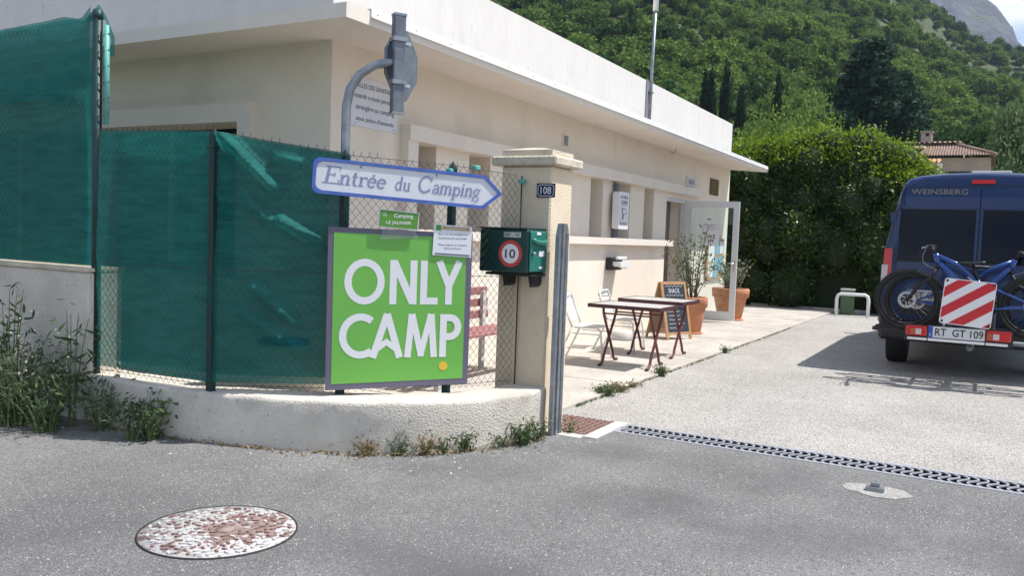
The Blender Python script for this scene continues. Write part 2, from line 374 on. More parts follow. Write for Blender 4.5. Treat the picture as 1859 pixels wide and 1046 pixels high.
# road with a hole for the drain channel
road = MB(); road.box(-40, 5.75, -60, 60, -.30, 0); tag(road.build('road', M['asphalt']), kind='structure')
drv = MB(); drv.box(6.05, 40, -14, 2.93, -.30, 0); drv.box(20.2, 40, 2.93, 9, -.30, 0); drv.box(5.75, 6.05, 2.87, 2.93, -.3, 0); tag(drv.build('driveway', M['gravel']), kind='structure')
pat = MB()
edge = [(5.76, 2.93)] + [(lerp(5.9, 20.1, i/60), 2.93 + .018*fbm(i*.37, 3.1) - .06*(i/60)) for i in range(61)] + [(20.1, 4.76), (5.76, 4.76)]
pat.hprism(edge, -.2, .030); pat.hprism([(5.755, 3.06), (5.30, 3.12), (4.90, 3.40), (4.55, 3.75), (4.25, 4.15), (4.07, 4.65), (4.02, 5.2), (4.02, 14), (5.355, 14), (5.355, 4.76), (5.755, 4.76)], -.2, .026)
patio = tag(pat.build('patio', M['patio']), kind='structure')
# joints scored across the patio
for i, jx in enumerate((7.6, 9.95, 12.2, 14.4, 16.6)):
    MB().box(jx, jx+.012, 2.92, 4.75, .0305, .0335).build('joint', M['cement'], patio)

# ------------------------------------------------------------------ hillside and far rock
def ipl(x, xs, ys): return float(np.interp(x, xs, ys))
AZ = [-75, -30, -10, -5, -2, -.4, 1.5, 4, 8, 20, 60, 100]
EL = [3, 4.2, 7.2, 9.2, 10.9, 11.3, 11.9, 14.0, 18.4, 22.5, 23, 12]
def hill_h(X, Y):
    d = hypot(X, Y); az = math.degrees(atan2(Y, X)); zr = tan(radians(ipl(az, AZ, EL)))*480
    if d < 80: return -.05
    t = (d-80)/400
    z = zr*t**1.18 if t < 1 else zr*max(.35, 1-(t-1)*.35)
    return z + min(1, t*6)*(7*fbm(X*.012, Y*.012, 3) + 1.5*fbm(X*.05, Y*.05))
def polar_sheet(name, azs, ds, hf, m):
    V = np.array([(d*cos(radians(a)), d*sin(radians(a)), hf(d*cos(radians(a)), d*sin(radians(a)))) for d in ds for a in azs]); na = len(azs)
    Q = np.array([(i*na+j, i*na+j+1, (i+1)*na+j+1, (i+1)*na+j)[::-1] for i in range(len(ds)-1) for j in range(na-1)])
    me = np_mesh(name, V, Q); me.polygons.foreach_set('use_smooth', [True]*len(Q)); return tag(link(name, me, m), kind='structure')
polar_sheet('hillside', np.arange(-75, 100.1, 1.5), np.concatenate([np.arange(80, 500, 11), np.arange(500, 1100, 60)]), hill_h, M['hill'])
RA = [-40, -10, -5, -1.9, -.6, .0, 1.3, 4, 8, 16, 40]; RE = [2, 6.3, 8.9, 11.3, 12.9, 13.6, 14.5, 16.6, 15.8, 12, 6]
def rock_h(X, Y):
    d = hypot(X, Y); az = math.degrees(atan2(Y, X)); jag = .55*noise.noise(Vector((az*1.7, 0, 5))) + .28*noise.noise(Vector((az*5.1, 2, 5)))
    zr = tan(radians(ipl(az, RA, RE)+jag*.9))*900; t = (d-620)/280
    z = zr*min(1, max(0, t))**.55 if t < 1 else zr*max(0, 1-(t-1)*.6)
    return z + 16*noise.ridged_multi_fractal(Vector((X*.012, Y*.012, 0)), 1, 2, 5, 1, 2) * min(1, max(0, t)) - 18
polar_sheet('rock_mountain', np.arange(-40, 40.1, .3), np.arange(620, 1300, 14), rock_h, M['rock'])

def crown_cloud(kind, n, rng):
    """leaf-clump points through a crown of unit height and width"""
    P = []
    if kind == 'round':
        k = 13; cs = unit(rng.normal(size=(k, 3)))*[.27, .27, .24]*(.5+.6*rng.random((k, 1))) + [0, 0, .60]; rs = .13+.14*rng.random(k)
    elif kind == 'pine':
        k = 52; h = .08+.88*np.linspace(0, 1, k)**.9; w = (1.0-h)**.85*.42*(.15+.85*rng.random(k)); an = np.arange(k)*2.4+rng.random(k); cs = np.stack([w*np.cos(an), w*np.sin(an), h], 1); rs = (.05+.10*(1-h))*(.8+.5*rng.random(k))
    else:
        k = 12; h = np.linspace(.08, .93, k); cs = np.stack([rng.normal(size=k)*.03, rng.normal(size=k)*.03, h], 1); rs = .17*np.sin(np.pi*(h*.86+.12))**.7
    for c, r in zip(cs, rs):
        m = int(n*r**2/np.sum(rs**2))+1; d = unit(rng.normal(size=(m, 3))); P.append(c + d*r*(.62+.52*rng.random((m, 1)))*[1, 1, .85 if kind == 'round' else .6 if kind == 'pine' else 1.5])
    return np.concatenate(P), list(zip(cs, rs))
def blob(c, r, n=1):
    bm_v, bm_f = [], []
    for i in range(5):
        for j in range(8):
            a, b = pi*i/4, 2*pi*j/8; bm_v.append((c[0]+r*sin(a)*cos(b), c[1]+r*sin(a)*sin(b), c[2]+r*cos(a)))
    for i in range(4):
        for j in range(8): bm_f.append((i*8+j, (i+1)*8+j, (i+1)*8+(j+1) % 8, i*8+(j+1) % 8))
    return bm_v, bm_f
def crown_mesh(name, kind, n, leaf, rng, core=.56):
    P, bl = crown_cloud(kind, n, rng); V, Q = leaf_arrays(P, leaf, .62, rng=rng); Vs, Qs = [V], [Q]; k = len(V)
    for c, r in bl:
        v, f = blob(c, r*core*(.9 if kind == 'round' else .8)); Vs.append(np.array(v)); Qs.append(np.array(f)+k); k += len(v)
    return np_mesh(name, np.concatenate(Vs), np.concatenate(Qs))
# wooded slope: nobody could count it
protos = bpy.data.collections.new('forest_trees')
for i, (kd, mm, n) in enumerate([('round', 't_mid', 900), ('round', 't_mid', 900), ('round', 't_lime', 900), ('pine', 't_pine', 900), ('round', 't_pine', 900), ('round', 't_lime', 900), ('pine', 't_dark', 900)]):
    me = crown_mesh('forest_crown', kd, n, .10, np.random.default_rng(40+i)); me.materials.append(M[mm])
    o = bpy.data.objects.new('forest_crown_%d' % i, me); protos.objects.link(o)
pts, idx, scl, rot = [], [], [], []
rg = np.random.default_rng(5)
def clearing(X, Y): return fbm(X*.012+3.1, Y*.012, 9.3, 3)
NT = 30000
for k in range(NT):
    az = -34 + 96*rg.random(); d = sqrt(lerp(92**2, 660**2, rg.random())) if k > NT*.25 else lerp(92, 260, rg.random())
    if (az > 34 or az < -7) and rg.random() < .55: continue
    X, Y = d*cos(radians(az)), d*sin(radians(az)); c = clearing(X, Y)
    if c > .48 and rg.random() < .8: continue
    z = hill_h(X, Y); pts.append((X, Y, z-.4)); s = rg.normal()
    v = fbm(X*.02, Y*.02, 1.7, 3)+.25*rg.normal()
    idx.append(int(rg.choice([2, 5, 0, 2, 1])) if v > .18 else int(rg.choice([0, 1, 4, 3, 0, 2])) if v > -.25 else int(rg.choice([3, 4, 6, 0, 1])))
    scl.append(max(2.2, 5.0 + 1.6*s) * (.62 if c > .3 else 1)); rot.append(rg.random()*6.28)
me = bpy.data.meshes.new('forest'); me.from_pydata(pts, [], [])
for nm, ty, dat in (('idx', 'INT', idx), ('scl', 'FLOAT', scl), ('rot', 'FLOAT', rot)):
    a = me.attributes.new(nm, ty, 'POINT'); a.data.foreach_set('value', dat)
forest = tag(link('forest', me, None), 'dense mixed woodland covering the steep hillside behind the building', 'forest', kind='stuff')
ng = bpy.data.node_groups.new('scatter_trees', 'GeometryNodeTree')
ng.interface.new_socket('Geometry', in_out='INPUT', socket_type='NodeSocketGeometry'); ng.interface.new_socket('Geometry', in_out='OUTPUT', socket_type='NodeSocketGeometry')
N_, L_ = ng.nodes, ng.links
gi, go = N_.new('NodeGroupInput'), N_.new('NodeGroupOutput')
ip = N_.new('GeometryNodeInstanceOnPoints'); ci = N_.new('GeometryNodeCollectionInfo')
ci.inputs['Collection'].default_value = protos; ci.inputs['Separate Children'].default_value = True; ci.inputs['Reset Children'].default_value = True
def nattr(n, t):
    a = N_.new('GeometryNodeInputNamedAttribute'); a.data_type = t; a.inputs['Name'].default_value = n; return a.outputs['Attribute']
m2p = N_.new('GeometryNodeMeshToPoints'); L_.new(gi.outputs[0], m2p.inputs['Mesh']); L_.new(m2p.outputs[0], ip.inputs['Points'])
L_.new(ci.outputs[0], ip.inputs['Instance']); ip.inputs['Pick Instance'].default_value = True
L_.new(nattr('idx', 'INT'), ip.inputs['Instance Index']); L_.new(nattr('scl', 'FLOAT'), ip.inputs['Scale'])
cx = N_.new('ShaderNodeCombineXYZ'); L_.new(nattr('rot', 'FLOAT'), cx.inputs['Z']); L_.new(cx.outputs[0], ip.inputs['Rotation'])
L_.new(ip.outputs[0], go.inputs[0])
forest.modifiers.new('scatter', 'NODES').node_group = ng

def polar(px_az, d): return (d*cos(radians(px_az)), d*sin(radians(px_az)))
def tree(name, label, kind, az, d, h, w, mm, n=2600, leaf=.05, group=None, seed=1, base=None):
    X, Y = polar(az, d); z = hill_h(X, Y) if base is None else base
    t = thing(name, label, 'tree', (X, Y, z-.1), random.random()*360, group)
    rng = np.random.default_rng(seed); me = crown_mesh('crown', kind, n, leaf, rng)
    co = np.empty(len(me.vertices)*3, np.float32); me.vertices.foreach_get('co', co); co = co.reshape(-1, 3); co *= [w, w, h]; me.vertices.foreach_set('co', co.ravel()); me.update()
    link('crown', me, M[mm], t)
    tr = MB(); tr.tube([(0, 0, 0), (.03*h*.1, 0, h*.35), (0, .02*h, h*.8)], [h*.022+.05, h*.015+.04, .02] if kind == 'round' else [h*.016, h*.009, .02], 7)
    if kind == 'round':
        for a in range(5): tr.tube([(0, 0, h*(.3+.08*a)), (w*.14*cos(a*2.3), w*.14*sin(a*2.3), h*(.42+.08*a)), (w*.3*cos(a*2.3), w*.3*sin(a*2.3), h*(.52+.07*a))], [h*.009+.02, h*.006+.015, .015], 5)
    tr.build('trunk', M['bark'], t); return t
CY = 'cypresses on the lower slope'
def pxaz(px): return 29.2 - math.degrees(math.atan((px-929.5)/1540))
tree('cypress_tree', 'slim dark cypress, leftmost spire above the parapet end', 'cypress', pxaz(1262), 112, 13.5, 4.0, 't_cyp', 2600, .05, CY, 1)
tree('cypress_tree', 'tall dark cypress directly beside the leftmost spire above the parapet', 'cypress', pxaz(1274), 110, 14.5, 4.2, 't_cyp', 2600, .05, CY, 2)
tree('cypress_tree', 'tallest dark cypress in the middle of the spires above the parapet', 'cypress', pxaz(1299), 112, 15, 4.0, 't_cyp', 2600, .05, CY, 3)
tree('cypress_tree', 'dark cypress just left of the fresh green trees, right of the other spires', 'cypress', pxaz(1327), 108, 12.5, 4.2, 't_cyp', 2600, .05, CY, 4)
tree('cypress_tree', 'short thin cypress standing alone behind the fresh green broadleaf trees', 'cypress', pxaz(1393), 118, 13, 4, 't_cyp', 1200, .06, CY, 5)
tree('cypress_tree', 'small slim cypress rising behind the tiled house on the right', 'cypress', pxaz(1826), 100, 14, 4, 't_cyp', 1200, .06, CY, 6)
tree('cedar_tree', 'large dark blue-green cedar towering over the hedge', 'pine', pxaz(1552), 92, 20, 25, 't_dark', 11000, .030, None, 11)
tree('conifer_tree', 'shorter dark conifer at the right shoulder of the large cedar', 'pine', pxaz(1618), 98, 16.5, 13, 't_dark', 8000, .032, None, 12)
tree('broadleaf_tree', 'fresh green rounded tree just right of the parapet end', 'round', pxaz(1375), 56, 10.6, 7.0, 't_lime', 8000, .036, 'trees behind the hedge', 21)
tree('broadleaf_tree', 'fresh green tree between the parapet and the cedar', 'round', pxaz(1438), 60, 10.8, 6.4, 't_lime', 8000, .036, 'trees behind the hedge', 22)
tree('broadleaf_tree', 'mid green tree between cedar and house chimney, behind the roof', 'round', pxaz(1700), 78, 12.0, 9, 't_pine', 7000, .040, 'trees behind the house', 23)
tree('broadleaf_tree', 'dark green tree behind the right end of the tiled roof', 'round', pxaz(1775), 74, 12.2, 8, 't_pine', 7000, .040, 'trees behind the house', 24)
tree('broadleaf_tree', 'pale silvery green tree at the right edge beside the tiled house', 'round', pxaz(1842), 58, 10.6, 5.6, 't_pale', 8000, .036, None, 25)

# ------------------------------------------------------------------ office building
b = thing('office_building', 'long cream flat-roofed building with deep eaves and a raised parapet', 'building', (5.36, 4.75, 0))
X0, X1, D = 0, 12.19, 9.5           # local: x along facade, y into the building
w = MB()
w.box(0, 8.34, 0, .35, -.2, 1.44)
gaps = [1.10+1.03*k for k in range(7)]
xs = 0
for gx in gaps: w.box(xs, gx, 0, .35, 1.44, 2.25); xs = gx+.43
w.box(xs, 8.34, 0, .35, 1.44, 2.25)
w.box(0, X1, 0, .35, 2.25, 2.98); w.box(9.45, X1, 0, .35, -.2, 2.25); w.box(8.34, 9.45, 0, .35, 2.17, 2.25)
w.box(0, .35, .35, .97, -.2, 2.98); w.box(0, .35, .97, 6, -.2, .95); w.box(0, .35, .97, 6, 2.31, 2.98); w.box(0, .35, 6, D, -.2, 2.98)
w.box(.35, X1, D-.3, D, -.2, 2.98); w.box(X1-.3, X1, .35, D-.3, -.2, 2.98)
w.build('wall', M['wall'], b)
# roof slab with a soffit that rises to the wall
sl = MB()
o0, o1, p0, p1 = -.71, X1+.005, -.75, D+.4
sl.add([(o0,p0,2.893),(o1,p0,2.893),(o1,0,2.95),(0,0,2.95),(o0,p1,2.893),(0,p1,2.95),(o0,p0,2.996),(o1,p0,2.996),(o1,p1,2.996),(o0,p1,2.996),(o1,p1,2.95)],
    [(0,3,2,1),(0,4,5,3),(3,5,10,2),(0,1,7,6),(4,0,6,9),(6,7,8,9),(1,2,10,8,7),(5,4,9,8,10)])
sl.build('roof_slab', M['trim'], b)
ft = MB(); ft.box(o0+.02, 0, p0+.14, p1, 2.9965, 3.003); ft.box(0, o1-.02, p0+.14, 0, 2.9965, 3.003); ft.build('roof_felt', M['slab_top'], b)
pa = MB(); pa.box(0, 9.88, 0, .2, 2.996, 3.888); pa.box(9.888, X1, 0, .2, 2.996, 3.885); pa.box(0, .2, .2, D, 2.996, 3.888); pa.box(.2, X1, D-.2, D, 2.996, 3.888); pa.box(X1-.2, X1, .2, D-.2, 2.996, 3.885)
par = pa.build('parapet', M['parapet'], b)
MB().box(9.88, 9.888, .01, .19, 2.996, 3.87).build('movement_joint', M['screen_grey'], par)
fl = MB(); fl.box(-.45, X1+.006, p0-.012, p0-.0005, 2.945, 3.008); fl.box(-.45, X1+.006, p0-.010, p0+.12, 3.009, 3.013); fl.box(-.45, X1+.006, p0-.024, p0-.0125, 2.945, 2.956)
flash = fl.build('roof_flashing', M['white_metal'], b)
riv = MB().lathe([(.007, 0), (.005, .004)], 6).mesh('rivet')
for i in range(26):
    o = link('rivet', riv, M['steel'], flash); o.location = (-.38+i*.485, p0-.012, 2.98); o.rotation_euler = (pi/2, 0, 0)
MB().box(.96, 8.48, -.105, 0, 1.345, 1.44).build('sill', M['trim'], b)
bt = MB(); bt.box(.94, 10.08, -.12, 0, 2.25, 2.39); bt.build('lintel_beam', M['trim'], b)
MB().box(.94, 1.095, -.10, 0, 1.44, 2.25).build('window_surround', M['trim'], b)
ls = MB(); ls.box(-.10, 0, .80, 6.2, 2.31, 2.47); ls.box(-.10, 0, .80, .965, .95, 2.31); ls.build('window_surround', M['trim'], b)
for gx in gaps:
    f = MB().box(gx, gx+.43, .30, .31, 1.44, 2.25).build('window_pane', M['glass_dark'], b)
    fr = MB(); fr.box(gx, gx+.04, .27, .30, 1.44, 2.25); fr.box(gx+.39, gx+.43, .27, .30, 1.44, 2.25); fr.box(gx+.04, gx+.39, .27, .30, 1.44, 1.48); fr.box(gx+.04, gx+.39, .27, .30, 2.21, 2.25); fr.build('window_frame', M['pvc'], f)
f = MB().box(.28, .29, .97, 6, .95, 2.31).build('window_pane', M['glass_dark'], b)
for yy in (.97, 2.2, 3.45, 4.7, 5.95): MB().box(.24, .279, yy, yy+.05, .95, 2.31).build('mullion', M['pvc'], f)
MB().box(8.34, 9.45, .31, .35, .03, 2.17).build('inner_door', M['taupe'], b)
df = MB(); df.box(8.34, 8.40, .02, .10, .03, 2.17); df.box(9.39, 9.45, .02, .10, .03, 2.17); df.box(8.40, 9.39, .02, .10, 2.11, 2.17); df.build('door_frame', M['pvc'], b)
# open glazed door leaf, swung out past a right angle
lw = .95; hinge = Vector((9.42, .02)); dirv = Vector((.10, -.93)).normalized(); ang = atan2(dirv.y, dirv.x)
dl = MB(); dl.box(0, .10, -.03, .03, .07, 2.16); dl.box(lw-.10, lw, -.03, .03, .07, 2.16); dl.box(.10, lw-.10, -.03, .03, 2.05, 2.16); dl.box(.10, lw-.10, -.03, .03, .07, .22)
leaf = dl.build('door_leaf', M['pvc'], b, Matrix.Translation((hinge.x, hinge.y, 0)) @ Matrix.Rotation(ang, 4, 'Z'))
MB().box(.10, lw-.10, -.004, .004, .22, 2.05).build('glass_pane', M['glass'], leaf)
hd = MB(); hd.tube([(lw-.05, -.03, 1.08), (lw-.05, -.09, 1.08), (lw-.18, -.09, 1.075)], .010, 6); hd.tube([(lw-.05, .03, 1.08), (lw-.05, .09, 1.08), (lw-.18, .09, 1.075)], .010, 6); hd.box(lw-.065, lw-.035, -.036, -.03, .94, 1.12); hd.build('door_handle', M['chrome'], leaf)
MB().tube([(9.455, .0, 1.72), (9.455, .0, 1.86)], .014, 8).build('hinge', M['pvc'], b)
# notices taped on the glass, cork board on the wall behind it
nt = thing('door_notice', 'two white printed sheets taped to the open glass door', 'notice', (5.36+hinge.x, 4.75+hinge.y, 0), math.degrees(ang))
for (u0, u1, z0, z1) in ((.34, .62, 1.63, 1.78), (.33, .62, 1.38, 1.60)):
    p = MB().box(u0, u1, -.010, -.006, z0, z1).build('sheet', M['paper'], nt)
    for k in range(4): MB().box(u0+.03, u1-.03-.04*(k % 2), -.0115, -.0105, z1-.03-.03*k-.006, z1-.03-.03*k).build('print_line', M['grey_ink'], p)
ck = thing('cork_board', 'cork notice board with leaflets on the wall behind the glass door', 'notice board', (16.05, 4.748, 0))
MB().box(0, 1.15, -.045, 0, .72, 1.52).build('board', M['cork'], ck)
for (u0, u1, z0, z1, m_) in ((.06, .46, 1.06, 1.46, 'paper'), (.55, .80, 1.20, 1.48, 'print_blue'), (.08, .40, .76, 1.02, 'paper'), (.46, .72, .74, 1.14, 'print_blue'), (.78, 1.06, .86, 1.16, 'print_blue'), (.84, 1.10, 1.22, 1.46, 'paper')):
    MB().box(u0, u1, -.050, -.0455, z0, z1).build('leaflet', M[m_], ck)
# vent and hook under the eaves
v = MB(); v.box(4.27, 4.44, -.02, 0, 2.56, 2.72); vt = v.build('air_vent', M['trim'], b)
for k in range(6): MB().box(4.295, 4.415, -.026, -.0205, 2.58+k*.021, 2.592+k*.021).build('louvre', M['steel_dark'], vt)
MB().tube(quadbez((8.05, -.22, 2.93), (7.92, -.22, 2.80), (7.80, -.22, 2.86), 6), .006, 5).build('loose_cable', M['steel_dark'], b)

def plate(name, label, cat, loc, rz, u0, u1, z0, z1, m, t=.006, r=.004):
    o = thing(name, label, cat, loc, rz); MB().prism(rrect(u0, u1, z0, z1, r, 3), -t, 0).build('board', m, o); return o
p = plate('wall_sign', 'hand-lettered white notice on the wall behind the bent pole', 'sign', (5.36, 4.748, 0), 0, .24, .885, 2.295, 2.715, M['sign_white'])
for k, (s, wd) in enumerate((('SALLES DES SANITAIRES', .56), ('interdit a toute personne', .57), ('étrangère au camping', .53), ("sous peine d'amende", .52))):
    text('lettering', s, M['pencil_ink'], p, .565, 2.645-.095*k, w=wd, h=.052 if k else .04, y=-.0075)
for u in (.30, .82): MB().lathe([(.010, 0), (.006, .004)], 8, (u, -.006, 2.32)).build('screw', M['steel_dark'], p)
p = plate('office_sign', 'small white sign above the office door', 'sign', (14.66, 4.748, 0), 0, 0, .46, 2.42, 2.585, M['sign_white'], .03)
text('lettering', 'BUREAU', M['grey_ink'], p, .235, 2.505, w=.34, h=.085, y=-.0315)
p = plate('bronze_plaque', 'dark bronze plaque on the wall right of the office sign', 'plaque', (16.13, 4.748, 0), 0, 0, .55, 2.36, 2.67, M['bronze'], .02)
for k in range(5): MB().box(.06, .48-.05*(k % 2), -.0225, -.0205, 2.61-.05*k, 2.618-.05*k).build('print_line', M['tan_print'], p)
h = thing('dog_waste_dispenser', 'tall white dog-hygiene bag dispenser on a grey post between window piers', 'dispenser', (11.40, 4.745, 0))
MB().box(-.05, .05, -.06, -.01, 1.445, 2.23).build('post', M['steel_dark'], h)
bx = MB().prism(rrect(-.19, .19, 1.57, 2.10, .045), -.16, -.0605).build('casing', M['white'], h)
text('lettering', 'HYGIÈNE', M['grey_ink'], h, 0, 2.03, w=.27, h=.055, y=-.162); text('lettering', 'CANINE', M['grey_ink'], h, 0, 1.955, w=.25, h=.05, y=-.162)
MB().box(-.11, .11, -.1625, -.161, 1.912, 1.918).build('rule', M['grey_ink'], h)
gph = MB(); gph.ribbon([(-.09, 1.87), (.06, 1.86), (.11, 1.80), (.02, 1.79), (.03, 1.77)], .010, -.1622); gph.ribbon([(-.05, 1.86), (-.06, 1.80), (-.02, 1.77)], .03, -.1624); gph.ribbon([(-.01, 1.78), (-.05, 1.71)], .045, -.1626); gph.build('pictogram', M['grey_ink'], h)
for k in range(5): MB().box(-.125+.055*k, -.10+.055*k, -.1625, -.161, 1.63, 1.67).build('pictogram', M['grey_ink'], h)
ds = thing('hand_dispenser', 'small black and white box dispenser fixed to the wall below the sill', 'dispenser', (11.40, 4.75, 0))
MB().bbox(-.20, .20, -.10, 0, .98, 1.16, .01).build('back_box', M['black'], ds); MB().prism([(-.17, 1.10), (.17, 1.10), (.20, 1.06), (.12, 1.00), (.05, 1.03), (-.10, 1.03), (-.17, 1.05)], -.22, -.101).build('cover', M['white'], ds)
MB().tube([(-.17, -.16, 1.155), (.17, -.16, 1.155)], .022, 8).build('roll', M['white'], ds)
# mast
a = thing('antenna_mast', 'thin grey metal mast clamped to the parapet', 'mast', (12.60, 4.715, 0))
MB().tube([(0, 0, 3.0), (.015, 0, 3.9), (.07, 0, 5.15)], .026, 10).build('pole', M['steel'], a); MB().tube([(.066, 0, 4.98), (.09, 0, 6.2)], .045, 10).build('antenna_tube', M['white_metal'], a)
MB().box(-.11, -.075, .012, .034, 3.01, 3.895).build('conduit', M['screen_grey'], a)
for zz in (3.2, 3.7): MB().box(-.06, .06, -.03, .034, zz, zz+.03).build('clamp', M['steel_dark'], a)

# ------------------------------------------------------------------ boundary walls, pillar
front = [(5.392, 2.70), (5.22, 2.695), (5.05, 2.72), (4.88, 2.77), (4.70, 2.85), (4.52, 2.955), (4.36, 3.09), (4.22, 3.27), (4.08, 3.52), (3.96, 3.76), (3.86, 4.02), (3.79, 4.30), (3.73, 4.64), (3.70, 5.05), (3.695, 5.44)]
def smooth_path(P, k=3):
    out = []
    for i in range(len(P)-1):
        p0, p1, p2, p3 = [Vector(P[max(0, min(len(P)-1, j))]) for j in (i-1, i, i+1, i+2)]
        for q in range(k):
            t = q/k; out.append(.5*((2*p1)+(p2-p0)*t+(2*p0-5*p1+4*p2-p3)*t*t+(3*p1-p0-3*p2+p3)*t**3))
    return out + [Vector(P[-1])]
fp = smooth_path(front, 4)
def offset(P, d):
    out = []
    for i in range(len(P)):
        t = (P[min(i+1, len(P)-1)]-P[max(i-1, 0)]).normalized(); out.append(P[i]+Vector((t.y, -t.x))*d)
    return out
lw_ = MB(); rows = []
prof = [(0, -.15), (.0, .0), (.004, .10), (.0, .20), (.001, .302), (.005, .319), (.016, .328), (.15, .330), (.30, .328), (.318, .315), (.32, -.15)]
for q, (off, z) in enumerate(prof):
    line = offset(fp, off)
    rows.append([(p.x + (.006*fbm(p.x*6, p.y*6, z*8) if q < 6 else 0), p.y + (.006*fbm(p.x*6, p.y*6, z*8+9) if q < 6 else 0), z + (.006*fbm(p.x*5, p.y*5, off) if z > .28 else 0)) for p in line])
n = len(fp); vs_ = [p for r in rows for p in r]
lw_.add(vs_, [(i*n+j, (i+1)*n+j, (i+1)*n+j+1, i*n+j+1) for i in range(len(rows)-1) for j in range(n-1)], True)
lw_.add([r[-1] for r in rows], [tuple(range(len(rows)))]); lw_.add([r[0] for r in rows], [tuple(range(len(rows)))[::-1]])
cw = lw_.build('low_wall', M['stucco_weathered']); tag(cw, 'low curved rendered wall carrying the chain-link fence beside the road', 'wall')
# cracks in the render
for path in ([(3.775, 4.36), (3.80, 4.24), (3.815, 4.17), (3.84, 4.08), (3.86, 4.02)], [(4.05, 3.575), (4.055, 3.565), (4.06, 3.555)]):
    pass
tw = thing('boundary_wall', 'taller grey rendered wall with a lit coping behind the weeds', 'wall', (0, 0, 0))
MB().bbox(3.70, 3.97, 5.445, 12, -.2, 1.045, .012).build('wall', M['stucco_weathered'], tw); MB().bbox(3.688, 3.985, 5.44, 12, 1.046, 1.075, .006).build('coping', M['cap'], tw)
pl = thing('gate_pillar', 'square cream stucco gate pillar with a stepped stone cap', 'pillar', (5.40, 2.73, 0))
MB().bbox(0, .35, 0, .41, -.2, 1.915, .012).build('shaft', M['stucco'], pl)
MB().bbox(-.055, .405, -.06, .47, 1.916, 1.985, .012).build('cap_slab', M['cap'], pl)
c = MB(); c.add([(.0,.0,1.986),(.35,0,1.986),(.35,.41,1.986),(0,.41,1.986),(.0,.0,2.03),(.35,0,2.03),(.35,.41,2.03),(0,.41,2.03),(.12,.14,2.058),(.23,.14,2.058),(.23,.27,2.058),(.12,.27,2.058)],
    [(0,1,5,4),(1,2,6,5),(2,3,7,6),(3,0,4,7),(4,5,9,8),(5,6,10,9),(6,7,11,10),(7,4,8,11),(8,9,10,11)]); c.build('cap_top', M['cap'], pl)

# ------------------------------------------------------------------ chain-link fence and shade nets
posts = [(3.77, 5.46), (3.83, 4.36), (4.28, 3.66), (4.83, 3.19), (5.365, 2.95)]
tops = [2.05, 2.02, 1.90, 1.88, 1.845]
fe = thing('chain_link_fence', 'chain-link fence on the low curved wall from the tall post to the pillar', 'fence', (0, 0, 0))
for k, (x, y) in enumerate(posts[1:4]):
    z1 = (2.03, 1.93, 1.90)[k]; s = .022
    p = MB(); p.box(x-s, x+s, y-s, y+s, .2, z1-.05); p.add([(x-s,y-s,z1-.05),(x+s,y-s,z1-.05),(x+s,y+s,z1-.05),(x-s,y+s,z1-.05),(x,y,z1)], [(0,1,4),(1,2,4),(2,3,4),(3,0,4)]); po = p.build('post', M['green_post'], fe)
    MB().box(x-.035, x+.035, y-.03, y+.03, z1-.13, z1-.11).build('wire_clip', M['green_post'], po)
MB().tube([(5.365, 2.95, .33), (5.365, 2.95, 1.84)], .006, 6).build('end_bar', M['wire'], fe)
def along(P, step):
    """points every step metres along a polyline"""
    P = [Vector(p) for p in P]; out = []; s = 0; acc = [0]
    for i in range(len(P)-1): acc.append(acc[-1]+(P[i+1]-P[i]).length)
    k = 0
    while s <= acc[-1]:
        while k < len(P)-2 and s > acc[k+1]: k += 1
        t = (s-acc[k])/(acc[k+1]-acc[k]); out.append((P[k].lerp(P[k+1], t), s/acc[-1])); s += step
    return out
def chain_link(P, zb, zt, step=.026, dz=.031, r=.0017):
    """woven zigzag wires with their barbed ends at the top; zb, zt are functions of distance"""
    V, F = [], []
    A = along(P, step)
    def wire(pts):
        k = len(V)
        for i, p in enumerate(pts):
            t = (pts[min(i+1, len(pts)-1)]-pts[max(i-1, 0)]).normalized(); a = t.cross(Vector((.6, .7, .1))).normalized(); b_ = t.cross(a)
            for q in range(3): V.append(tuple(p+(a*cos(q*2.094)+b_*sin(q*2.094))*r))
        for i in range(len(pts)-1):
            for q in range(3): F.append((k+i*3+q, k+i*3+(q+1) % 3, k+i*3+3+(q+1) % 3, k+i*3+3+q))
    for i in range(0, len(A)-2, 2):
        (a, s0), (c_, s1) = A[i], A[i+1]; m0, m1 = zb(s0), zt(s0); nz_ = int((m1-m0)/dz); ext = A[i+2][0]
        pts = []
        for j in range(nz_+1):
            q = (a, c_, ext)[1] if j % 2 else a
            q = a if j % 2 else c_
            q = q if j % 2 == 0 else a
            pts.append(Vector((q.x, q.y, m0+j*dz)))
        e = pts[-1]; pts.append(Vector((e.x+.006, e.y+.004, e.z+.02))); wire(pts)
        pts2 = [Vector(((c_ if j % 2 == 0 else ext).x, (c_ if j % 2 == 0 else ext).y, m0+j*dz)) for j in range(nz_+1)]
        e = pts2[-1]; pts2.append(Vector((e.x-.006, e.y-.004, e.z+.02))); wire(pts2)
    me = bpy.data.meshes.new('wire_mesh'); me.from_pydata(V, [], F); me.update(); return me
def nofs(P, d): return [tuple(p) for p in offset([Vector(p) for p in P], d)]
fpath = nofs(posts[::-1], -.028)[::-1]
S = [0]
for i in range(4): S.append(S[-1]+hypot(posts[i+1][0]-posts[i][0], posts[i+1][1]-posts[i][1]))
S = [q/S[-1] for q in S]
ztop = lambda s: ipl(s, S, tops)
tag(link('wire_mesh', chain_link(fpath, lambda s: .345, ztop), M['wire'], fe), kind='stuff')
for zf in (lambda s: .37, lambda s: 1.12+.0*s, lambda s: ztop(s)-.012):
    MB().tube([(p.x, p.y, zf(s)) for p, s in along(fpath, .2)], .002, 4).build('tension_wire', M['wire'], fe)
